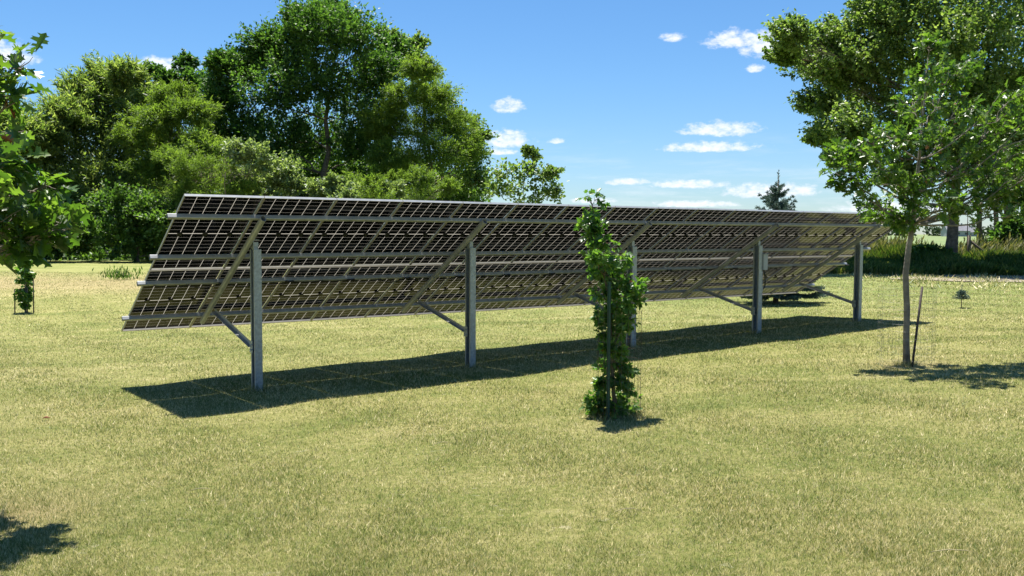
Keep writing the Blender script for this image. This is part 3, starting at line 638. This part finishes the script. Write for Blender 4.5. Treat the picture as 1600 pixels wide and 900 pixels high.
# dark undergrowth filling the foot of the wood
P = []; nU = 60000
X_ = rng.uniform(-66, 6, nU); Y_ = rng.uniform(66, 84, nU); hh = .3+2.2*rng.random(nU)**1.5*(.6+.4*np.sin(X_*.7)*np.sin(X_*.23+1))*np.clip((Y_-65)/5, .15, 1)
P = np.stack([X_, Y_, gz(X_, Y_)+hh*rng.random(nU)], -1)
ug = empty('undergrowth', (-30, 70, float(gz(-30, 70))), 'dark tangle of undergrowth along the foot of the wood', 'undergrowth'); ug['kind'] = 'stuff'
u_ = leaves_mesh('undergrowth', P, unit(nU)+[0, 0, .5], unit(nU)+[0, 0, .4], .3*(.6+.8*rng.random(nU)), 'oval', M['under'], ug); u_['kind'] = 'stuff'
# make it a single object

u_.parent = None; u_.location = ug.location; tag(u_, ug['label'], ug['category']); bpy.data.objects.remove(ug)

tree('young_oak', gbase(818, 34), at(820, 262, 34), cl([(829, 244, 12), (820, 268, 16), (790, 268, 18), (850, 272, 20), (866, 268, 8), (800, 292, 26), (840, 298, 28), (775, 298, 14), (865, 305, 14), (820, 325, 30), (825, 235, 6)], 34, .3), 'pale' if False else 'silver',
     'small leafy tree poking above the middle of the array, right of the wood', 'tree', shape='oval', leaf=.12, sub=11, per=20, spread=.2, tr=.04, sprigs=12)

# --- right: the big silver maple and its neighbours
MT = G(1482, 423)
YM = MT[1]
tree('silver_maple', MT, at(1500, 0, YM), cl([(1235, 55, 30), (1262, 95, 34), (1225, 85, 20), (1300, 60, 30), (1310, 115, 42), (1290, 160, 34), (1345, 90, 42), (1320, 200, 40), (1290, 215, 22), (1370, 150, 55), (1350, 235, 40), (1400, 70, 55),
      (1385, 30, 40), (1440, 20, 60), (1450, 110, 62), (1420, 200, 58), (1500, 60, 70), (1520, 150, 66), (1480, 240, 55), (1560, 30, 75), (1580, 120, 66), (1560, 220, 60), (1450, -50, 80), (1540, -70, 90), (1620, -30, 90), (1640, 80, 80), (1630, 190, 70), (1400, -40, 50), (1360, 10, 26), (1420, 275, 34), (1540, 275, 32), (1310, 245, 16)], YM, 2.2),
     'silver', 'huge spreading silver maple filling the top right corner, thick trunk standing in tall weeds', 'tree', leaf=.165, shape='oval', sub=62, per=50, spread=.09, tr=.30, fork=.3, droop=.45, sprigs=46, barkm='bark', elong=(2.7, .55), out=.65, shell=.2)
Y2 = YM+14
for xx, lean, rad_, lab in ((1534, -8, .22, 'slim bare trunk of the nearest tree right of the big maple, leaning slightly left'), (1553, 8, .2, 'second slim trunk right of the big maple, beside its left-leaning twin'),
                            (1575, -2, .2, 'dark slim trunk rising out of the shrubs near the right edge')):
    tree('elm_tree', gbase(xx, Y2), at(xx+lean, 180, Y2), cl([(xx-10+lean, 230, 36), (xx+25, 200, 40), (xx, 160, 45), (xx+12, 270, 24, 0, .6)], Y2, 1.5), 'maple_dark', lab, 'tree', 'slim trees at the edge of the field', leaf=.24, shape='oval', sub=30, per=46, tr=rad_, fork=.5, barkm='bark')
tree('elm_tree', gbase(1604, Y2-4), at(1606, 150, Y2-4), cl([(1600, 260, 40), (1620, 220, 50), (1590, 310, 20, 0, .7), (1630, 300, 40)], Y2-4, 1), 'maple_dark', 'trunk cut off by the right edge of the photo', 'tree', 'slim trees at the edge of the field', leaf=.24, shape='oval', sub=30, per=46, tr=.2, fork=.4)
tree('shrub', gbase(1590, YM+8), at(1590, 350, YM+8), cl([(1570, 375, 18), (1595, 365, 26), (1615, 355, 34), (1580, 345, 14, 0, .6), (1640, 360, 40), (1565, 395, 16), (1600, 395, 24)], YM+8, .5), 'maple_dark',
     'dark round shrub under the trees at the right edge', 'shrub', leaf=.17, shape='oval', sub=40, per=52, tr=.06, fork=.05)
tree('shrub', gbase(1448, YM+1), at(1448, 392, YM+1), cl([(1440, 395, 15), (1460, 398, 16), (1455, 408, 14), (1475, 400, 14), (1430, 405, 12)], YM, .3), 'under',
     'low dark shrub at the foot of the big maple trunk', 'shrub', leaf=.14, shape='oval', sub=26, per=40, tr=.04, fork=.05)

# --- tall weeds under the right-hand trees
def weeds(y0a, y0b, n_, hmin, hmax, xl, xr):
    t = rng.random(n_); k = rng.random(n_); X = np.empty(n_); Y = np.empty(n_)
    A0, A1 = G(xl, y0a), G(xr, y0b)
    B_ = A0[None]*(1-t[:, None])+A1[None]*t[:, None]; X = B_[:, 0]; Y = B_[:, 1]+k*9.; return X, Y, k
X_, Y_, k_ = weeds(428, 436, 60000, .5, 1.1, 1275, 1850)
hh = (.35+.75*rng.random(60000))*(.7+.3*np.sin(X_*1.3)*np.sin(X_*.37))*(.6+.9*k_); hh = np.clip(hh, .15, 1.35)
P = np.stack([X_, Y_, gz(X_, Y_)-.02], -1); th = rng.random(60000)*6.283; lean = rng.normal(size=(60000, 2))*.22+[.1, 0]
sd = np.stack([np.cos(th), np.sin(th), 0*th], -1)*(.03+.03*rng.random(60000))[:, None]
mid = P+np.stack([lean[:, 0]*hh*.35, lean[:, 1]*hh*.35, hh*.6], -1); tip = P+np.stack([lean[:, 0]*hh*1.3, lean[:, 1]*hh*1.3, hh], -1)
V = np.stack([P-sd*.6, P+sd*.6, mid+sd, tip, mid-sd], 1).reshape(-1, 3)
me = bpy.data.meshes.new('weeds'); nW = 60000; me.vertices.add(len(V)); me.vertices.foreach_set('co', V.astype(np.float32).ravel()); me.loops.add(len(V)); me.loops.foreach_set('vertex_index', np.arange(len(V), dtype=np.int32))
me.polygons.add(nW); me.polygons.foreach_set('loop_start', np.arange(0, len(V), 5, dtype=np.int32)); me.update(calc_edges=True)
tag(link('tall_weeds', me, M['weed']), 'strip of tall grassy weeds between lawn and crop field', 'weeds', kind='stuff')

nS = 9000; t = rng.random(nS); A0, A1 = G(1285, 418), G(1750, 420); B_ = A0[None]*(1-t[:, None])+A1[None]*t[:, None]; X_ = B_[:, 0]+rng.normal(size=nS)*.6; Y_ = B_[:, 1]+rng.random(nS)*8
hh = (.9+.6*rng.random(nS))*(.75+.35*np.sin(X_*.9+1)); P = np.stack([X_, Y_, gz(X_, Y_)+hh*rng.random(nS)**.5], -1)
o_ = leaves_mesh('seed_grass', P, unit(nS)*.35+[.25, 0, 1.], unit(nS), .34*(.6+.8*rng.random(nS)), 'narrow', M['seed'], None)
tag(o_, 'pale seeding grass between the dark weeds and the crop field', 'grass', kind='stuff')
# --- fence post with brace
FP = G(1513, 418); Yf = FP[1]; mpx = Yf/F
fe = empty('fence_post', tuple(FP), 'weathered wooden fence post with a diagonal brace, right of the big maple trunk', 'fence post')
mb = MB(); mb.tube([FP-[0, 0, .2], FP+[0, 0, 1.0], FP+[0, 0, 1.75]], [.09, .085, .08], 10); mb.build('post', M['wood'], fe)
mb = MB(); mb.tube([FP+[.05, 0, 1.45], FP+[1.0, .1, .75], FP+[2.0, .2, 0.0]], .07, 8); mb.build('brace', M['wood'], fe)
mb = MB(); q = FP+[-.06, .1, 0]; mb.tube([q, q+[0, 0, 1.8], q+[-.02, 0, 3.3]], [.03, .025, .015], 6); mb.build('rod', M['rust'], fe)

# ================================================================= YOUNG OAKS NEAR THE CAMERA
def wire_cage(base, r, h, label, group=None, cell=.1, m_='wire', lean=(0, 0)):
    mb = MB(); k = 20; g0 = base[2]
    ring = lambda z: [base+np.array([r*math.cos(2*math.pi*j/k)*(1+.05*math.sin(3*j))+lean[0]*z, r*math.sin(2*math.pi*j/k)+lean[1]*z, z]) for j in range(k+1)]
    for z in np.arange(.02, h, cell): mb.tube(ring(z), .0013, 3, cap=False)
    for j in range(k):
        a, b = ring(0)[j], ring(h)[j]; mb.tube([a, b], .0013, 3, cap=False)
    o = mb.build('wire_cage', M[m_], None, base); return tag(o, label, 'wire cage', group)
def sapling(name, base, tp, rads, clumps, leafm, label, shape, leaf, per, barkm='bark_grey', redtips=0, twig=.006, stem=.018, seed_=1, dr=.4, petiole=.25, group=None, up=.45, lowest=.3):
    """young tree: every shoot is a twig with leaves set along it"""
    root = empty(name, tuple(base), label, 'tree', group); tp = np.asarray(tp, float)
    mb = MB(); mb.tube(tp, rads, 12); P_, A_, S_, I_ = [], [], [], []
    for c_ in clumps:
        c, r = np.asarray(c_[0], float), c_[1]; dm = c_[2] if len(c_) > 2 else 1.
        hz = np.linalg.norm((c-base)[:2]); want = c[2]-.55*hz; k = int(np.argmin(abs(tp[:, 2]-max(want, tp[int(len(tp)*lowest), 2]))))
        cv = curve(tp[k], c, 8, -.05, .025); r0 = min(rads[k]*.6, stem); mb.tube(cv, np.linspace(r0, r0*.35, 8), 6, cap=False)
        nsh = max(3, int(9*dm)); dirs = unit(nsh); dirs[:, 2] = dirs[:, 2]*.75+.18
        for d in dirs:
            s0 = cv[rng.integers(4, 8)]; e0 = c+d*r*(.75+.5*rng.random()); tw = curve(s0, e0, 6, .03, .03); mb.tube(tw, np.linspace(twig, twig*.35, 6), 4, cap=False)
            nl = int(per*dm*(.6+.8*rng.random())); t = rng.random(nl)**.7; ii = np.minimum((t*5).astype(int), 4); fr_ = (t*5-ii)[:, None]
            pp = tw[ii]*(1-fr_)+tw[ii+1]*fr_+rng.normal(size=(nl, 3))*.012*leaf/.1
            ax_ = tw[-1]-tw[0]; ax_ = ax_/np.linalg.norm(ax_)
            A = ax_*.7+unit(nl)*.85; A[:, 2] -= dr*rng.random(nl); P_.append(pp); A_.append(A); sz = leaf*(.55+.7*rng.random(nl)); S_.append(sz)
            ti = np.zeros(nl, int)
            if rng.random() < redtips and nl: kk = np.argsort(-t)[:2]; ti[kk] = 1; sz[kk] *= .5
            I_.append(ti)
    P_, A_, S_, I_ = map(np.concatenate, (P_, A_, S_, I_))
    keep = P_[:, 2] > gz(P_[:, 0], P_[:, 1])+.01; P_, A_, S_, I_ = P_[keep], A_[keep], S_[keep], I_[keep]
    Nn = unit(len(P_))*.9+np.array([0, 0, up*2]); mb.build('trunk', M[barkm], root)
    leaves_mesh('crown', P_, A_, Nn, S_, shape, [M[leafm], M['redtip']], root, petiole=petiole, mi=I_, fold=.3)
    return root
YO = OAK[1]
tpx = [(1417, 574), (1416, 530), (1417, 480), (1415, 430), (1420, 385), (1427, 350), (1430, 300), (1436, 250), (1440, 200), (1446, 140), (1450, 90)]
tp = [OAK-[0, 0, .1]]+[at(x, y, YO) for x, y in tpx[1:]]
rads = [.055, .044, .042, .042, .038, .034, .028, .022, .017, .011, .006]
oc = cl([(1298, 245, 18), (1312, 268, 26), (1340, 300, 34), (1372, 262, 32), (1345, 235, 22), (1390, 215, 32), (1400, 310, 34), (1372, 335, 22), (1430, 270, 40), (1440, 205, 40), (1425, 160, 28), (1447, 115, 24), (1452, 75, 15), (1470, 150, 30), (1500, 120, 26), (1520, 100, 16),
         (1480, 215, 38), (1515, 170, 32), (1540, 215, 34), (1575, 180, 34), (1590, 150, 22), (1600, 220, 36), (1500, 270, 38), (1545, 275, 36), (1585, 280, 34), (1470, 320, 34), (1515, 320, 26), (1560, 315, 22), (1620, 270, 36), (1635, 200, 36), (1440, 335, 24), (1410, 345, 16), (1590, 330, 16, 0, .6)], YO, .42)
sapling('young_oak', OAK, tp, rads, oc, 'oak', 'young oak with slim straight trunk and glossy lobed leaves, right of the array', 'oak', .12, 14, redtips=.06, lowest=.5, group='young oaks on the lawn')
wire_cage(OAK+np.array([-.02, 0, 0]), .37, 1.13, 'thin wire mesh cage round the slim oak trunk on the right', cell=.1)
STK = OAK+np.array([.17, -.05, 0]); mb = MB()
a_, b_ = G(1423, 574)-[0, 0, .2], at(1441, 448, YO-.05); mb.tube([a_, (a_+b_)/2, b_], .017, 7)
tag(mb.build('steel_stake', M['rust'], None, G(1423, 574)), 'dark steel stake leaning beside the slim oak trunk on the right', 'stake')

YL = LOAK[1]
tp = [LOAK-[0, 0, .1]]+[LOAK+np.array([.03*math.sin(q*3), 0, q]) for q in np.linspace(.4, 3.9, 9)]
rads = [.06, .048, .046, .042, .036, .03, .024, .018, .012, .006]
lc = cl([(-15, 45, 18, 0, .5), (35, 108, 24, 0, .6), (5, 150, 30), (40, 138, 16, 0, .5), (-15, 210, 45), (10, 255, 34), (70, 290, 20, 0, .7), (35, 325, 34), (85, 330, 20), (95, 350, 16, 0, .7), (20, 360, 30), (55, 368, 18), (-20, 320, 60), (-70, 130, 60), (-80, 260, 90), (-80, 380, 80),
         (-140, 200, 110), (-170, 340, 110), (-130, 60, 70), (-110, -60, 60), (-220, 240, 100), (-130, 420, 80)], YL, .35)
sapling('young_oak', LOAK, tp, rads, lc, 'oak', 'young oak reaching into the left edge with large lobed leaves, trunk unseen', 'oak', .15, 8, redtips=.05, lowest=.4, group='young oaks on the lawn')

# --- far left sapling with stakes
LS = G(40, 488); YS = LS[1]; k = YS/F
tp = [LS-[0, 0, .1], LS+[0, 0, .5], LS+[.03, 0, 1.0], LS+[0, 0, 1.7]]
sapling('young_tree', LS, tp, [.035, .03, .024, .01], cl([(40, 410, 9), (38, 422, 11), (45, 432, 9), (34, 440, 10), (40, 452, 11), (36, 464, 10), (44, 470, 8), (41, 478, 6)], YS, .1), 'vine',
        'short bushy sapling tied between stakes on the lawn at far left', 'oval', .12, 20, petiole=.1)
for dx, hh_, lab in ((-.3, .8, 'left one of three thin stakes round the bushy sapling at far left'), (.12, .85, 'middle one of three thin stakes round the bushy sapling at far left'), (.33, 1.3, 'right and tallest stake beside the bushy sapling at far left')):
    q = LS+np.array([dx, -.12, 0]); q[2] = gz(q[0], q[1]); mb = MB(); mb.tube([q-[0, 0, .2], q+[.02, 0, hh_]], .02, 6); tag(mb.build('stake', M['wood'], None, q), lab, 'stake')

# --- vine-covered sapling in the centre
YC = SAP[1]
tp = [SAP-[0, 0, .1]]+[at(x, y, YC) for x, y in ((958, 600), (955, 540), (952, 480), (945, 430), (936, 390), (930, 350), (925, 320), (920, 305))]
cc = [(930, 312, 9, 0, .35), (914, 306, 8, 0, .35), (940, 303, 7, 0, .3), (946, 318, 7, 0, .3), (928, 330, 13, 0, .6), (918, 350, 14, 0, .8), (935, 352, 16), (940, 375, 15), (925, 378, 14), (942, 398, 17), (925, 402, 14), (948, 420, 20), (935, 425, 18), (968, 415, 14), (978, 400, 10, 0, .4), (970, 385, 8, 0, .3),
      (955, 440, 22), (980, 440, 16), (940, 455, 22), (965, 462, 22), (990, 455, 14), (1000, 448, 9), (950, 475, 20), (975, 480, 20), (1000, 470, 9, 0, .6), (960, 498, 20), (940, 495, 12), (978, 505, 12), (958, 525, 18), (968, 545, 16), (945, 545, 12), (950, 570, 16), (970, 575, 14), (938, 575, 8, 0, .5), (955, 600, 18),
      (975, 600, 12), (987, 585, 7, 0, .5), (985, 612, 8, 0, .6), (940, 605, 12)]
sapling('vine_covered_tree', SAP, tp, [.024, .02, .018, .016, .013, .011, .008, .006, .004], cl(cc, YC, .1), 'vine', 'thin leafy sapling smothered in climbing vine, standing in front of the array centre', 'maple', .064, 10, barkm='twig', redtips=.04, twig=.003, stem=.008, petiole=.3, dr=.6)
bc = cl([(930, 632, 16), (950, 625, 20), (975, 628, 18), (960, 642, 20), (935, 645, 14), (982, 642, 11), (920, 640, 7, 0, .5), (948, 648, 14)], YC, .12)
b0 = SAP+np.array([0, -.03, 0])
sapling('vine_clump', b0, [b0-[0, 0, .05], b0+[0, 0, .1], b0+[0, 0, .22]], [.012, .01, .006], bc, 'vine', 'dense leafy vine clump on the grass at the foot of the vine covered sapling', 'oval', .062, 14, barkm='twig', twig=.003, stem=.006, dr=.3)
mb = MB(); q = at(950, 650, YC-.17); q[2] = gz(q[0], q[1]); zt = at(950, 440, YC-.17)[2]
mb.bar(q-[0, 0, .3], np.array([q[0], q[1], zt]), [(-.018, -.004), (-.004, -.004), (-.004, -.03), (.004, -.03), (.004, -.004), (.018, -.004), (.018, .003), (-.018, .003)], (0, 1, 0))
for z in np.arange(.1, zt-q[2], .055): mb.box(q+np.array([0, -.006, z]), (.012, .012, .012))
tag(mb.build('fence_stake', M['greensteel'], None, q), 'dark green steel T-shaped stake inside the vine covered sapling', 'stake')
wire_cage(SAP+np.array([.03, 0, 0]), .23, 1.15, 'rusty wire cage overgrown by vine around the central sapling', m_='wirerust', cell=.1)

# --- spruces
def spruce(base, h, wid, label, name='spruce_tree', nw=15, dens=1., clear=.08, needle=.06, leader=.1):
    root = empty(name, tuple(base), label, 'tree'); mb = MB(); mb.tube([base-[0, 0, .1], base+[0, 0, h*.5], base+[0, 0, h]], [.028*h*.8, .014*h, .004], 8)
    P_, A_ = [], []
    for iw in range(nw):
        t = (iw+.3)/nw; z = h*(clear+(1-clear-leader)*t)+rng.normal()*h*.008; Lb = wid/2*(1-t)**.85*(.92+.16*rng.random())+.03*h*.5; nb = 8 if t < .7 else 6; off = rng.random()*6.28
        for j in range(nb):
            a = off+j*6.283/nb+rng.normal()*.12; d = np.array([math.cos(a), math.sin(a), 0]); Lj = Lb*(.82+.36*rng.random()); rise = .08+.75*t+rng.normal()*.08; s0z = rng.normal()*h*.014
            e = base+[0, 0, z]+d*Lj+np.array([0, 0, Lj*rise]); s0 = base+np.array([0, 0, z+s0z]); e = e+[0, 0, s0z]; cv = curve(s0, e, 6, -.08, .015); mb.tube(cv, np.linspace(.012*h/3, .003, 6), 4, cap=False)
            side = np.cross(d, [0, 0, 1.]); twigs = [(cv, 1.)]
            for q in np.linspace(.2, .92, max(3, int(7*Lj/1.0)+2)):
                for sg in (-1, 1):
                    o_ = cv[0]*(1-q)+cv[-1]*q; o_[2] = np.interp(q, np.linspace(0, 1, 6), cv[:, 2]); l_ = Lj*.42*(1-q*.75)*(.8+.4*rng.random())
                    e2 = o_+(d*.75+side*sg*.7)*l_+np.array([0, 0, -.08*l_]); c2 = curve(o_, e2, 4, -.03, .01); mb.tube(c2, np.linspace(.004, .002, 4), 3, cap=False); twigs.append((c2, .8))
            for tw, s_ in twigs:
                ll = np.linalg.norm(tw[-1]-tw[0]); n_ = max(8, int(ll*190*dens)); tt = rng.random(n_)*(len(tw)-1); ii = np.minimum(tt.astype(int), len(tw)-2); f_ = (tt-ii)[:, None]
                P_.append(tw[ii]*(1-f_)+tw[ii+1]*f_); ax_ = (tw[-1]-tw[0])/ll; A_.append(ax_*.8+unit(n_)*.75+np.array([0, 0, .15]))
    n_ = 60; zz = h*(1-leader*1.6)+rng.random(n_)*h*leader*1.6; P_.append(base+np.stack([0*zz, 0*zz, zz], -1)); A_.append(unit(n_)*.5+[0, 0, .7])
    P_, A_ = np.concatenate(P_), np.concatenate(A_); mb.build('trunk', M['bark'], root)
    leaves_mesh('crown', P_, A_, unit(len(P_)), needle*(.7+.6*rng.random(len(P_))), 'narrow', M['spruce'], root)
    return root
SP = G(1212, 474); hS = (474-268)/F*SP[1]; spruce(SP, hS, 138/F*SP[1], 'blue green spruce mostly hidden behind the array, its pointed tip above the top edge', nw=20, needle=.075, leader=.1)
SD = G(1502, 481); spruce(SD, .6, .36, 'tiny spruce seedling alone on the lawn at right', 'spruce_seedling', nw=5, clear=.42, needle=.035, dens=.9, leader=.25)

# --- distant tree line, farmhouses
nD = 26000; X_ = rng.uniform(-700, 900, nD); cx = np.linspace(-700, 900, 130); cy = 840+rng.normal(size=130)*25; ch = 6+4.5*rng.random(130)+4*(rng.random(130) > .85); ci = rng.integers(0, 130, nD)
d = unit(nD)*(rng.random(nD)**.3)[:, None]; P = np.stack([cx[ci]+d[:, 0]*9.5, cy[ci]+d[:, 1]*7, gz(cx[ci], cy[ci])+np.abs(ch[ci]*(.45+.55*d[:, 2]))], -1)
dw = leaves_mesh('distant_woodland', P, unit(nD), unit(nD)+[0, 0, .5], 2.2*(.6+.8*rng.random(nD)), 'oval', M['farwood'], None)
tag(dw, 'far tree line along the horizon beyond the crop field', 'woodland', kind='stuff')
M['roof'] = mat('grey shingle', (.16, .16, .18), .9, noise=(.5, .2, 4)); M['siding'] = mat('white siding', (.36, .36, .36), .8, noise=(.3, .08, 3)); M['pane'] = mat('window glass', (.03, .04, .05), .1)
def house(px_, Y, w_, d_, h_, rh, label):
    b = gbase(px_, Y); root = empty('farmhouse', tuple(b), label, 'house', 'far farmhouses')
    mb = MB(); mb.box(b+[0, 0, h_/2], (w_, d_, h_)); mb.add([b+q for q in ([-w_/2+.01, -d_/2, h_], [-w_/2+.01, d_/2, h_], [-w_/2+.01, 0, h_+rh-.05], [w_/2-.01, -d_/2, h_], [w_/2-.01, d_/2, h_], [w_/2-.01, 0, h_+rh-.05])], [(0, 2, 1), (3, 4, 5)]); mb.build('wall', M['siding'], root)
    mb = MB(); e = .5; V = [b+q for q in ([-w_/2-e, -d_/2-e, h_-.2], [w_/2+e, -d_/2-e, h_-.2], [w_/2+e, 0, h_+rh], [-w_/2-e, 0, h_+rh], [-w_/2-e, d_/2+e, h_-.2], [w_/2+e, d_/2+e, h_-.2])]
    V2 = [q+[0, 0, .2] for q in V]; mb.add(V+V2, [(0, 1, 2, 3), (3, 2, 5, 4), (6, 9, 8, 7), (9, 10, 11, 8), (0, 6, 7, 1), (4, 5, 11, 10), (0, 3, 9, 6), (3, 4, 10, 9), (1, 7, 8, 2), (2, 8, 11, 5)]); ro = mb.build('roof', M['roof'], root)
    mb = MB(); mb.box(b+[w_*.25, 0, h_+rh+.3], (.9, .9, 1.8)); mb.build('chimney', M['siding'], ro)
    for i in (-.3, 0, .3):
        mb = MB(); mb.box(b+[w_*i, -d_/2-.03, h_*.55], (1.4, .06, 1.6)); mb.build('window', M['pane'], root)
house(1493, 700, 17, 11, 4.5, 4.6, 'far grey roofed farmhouse on the horizon, just right of the big maple trunk')
house(1512, 745, 11, 9, 3.6, 3.6, 'smaller far farmhouse with grey roof, right of the larger one')

# --- small litter on the grass
def straw(px_, py_, ln, ang, label):
    q = G(px_, py_)+np.array([0, 0, .035]); d = np.array([math.cos(ang), math.sin(ang), 0]); mb = MB()
    mb.tube([q-d*ln/2, q-d*ln*.1+[0, .012, .012], q+d*ln*.3+[0, .02, .008], q+d*ln/2], [.0022, .003, .0025, .0012], 5); tag(mb.build('straw_stem', M['straw'], None, q), label, 'straw')
M['straw'] = mat('straw', (.34, .29, .16), .7, noise=(30, .15, 3))
straw(1490, 873, .24, -.1, 'pale dry stem on the grass near the bottom right corner')
straw(312, 773, .17, .25, 'pale dry stem on the grass at lower left')
straw(980, 806, .16, .2, 'bent pale dry stem on the grass below the vine covered sapling')
straw(690, 699, .15, .4, 'thin dry stem lying on open grass left of the vine covered sapling')
mb = MB(); q = G(72, 659)+np.array([0, 0, .04]); mb.add([q+v_ for v_ in ([-.05, 0, 0], [-.01, .03, .025], [.05, .01, .005], [.01, -.03, .02])], [(0, 3, 2, 1)]); mb.add([q+v_ for v_ in ([-.05, 0, -.002], [-.01, .03, .022], [.05, .01, .002], [.01, -.03, .017])], [(0, 1, 2, 3)])
M['deadleaf'] = mat('dead leaf', (.20, .08, .03), .8, noise=(40, .3, 3)); tag(mb.build('dead_leaf', M['deadleaf'], None, q), 'small brown dead leaf on the grass at left', 'leaf')
# dark dock weeds in the dry strip at left
rt = G(188, 437); 
P = rt+np.stack([rng.normal(size=260)*.42, rng.normal(size=260)*.3, np.abs(rng.normal(size=260))*.2], -1)
de = empty('dock_weeds', tuple(rt), 'dark tuft of upright weeds in the dry strip left of the array', 'weeds'); leaves_mesh('foliage', P, unit(260)*.4+[0, 0, 1.], unit(260), .2*(.6+.8*rng.random(260)), 'narrow', M['under'], de)
print('objects', len(bpy.data.objects), 'polys', sum(len(m_.polygons) for m_ in bpy.data.meshes))
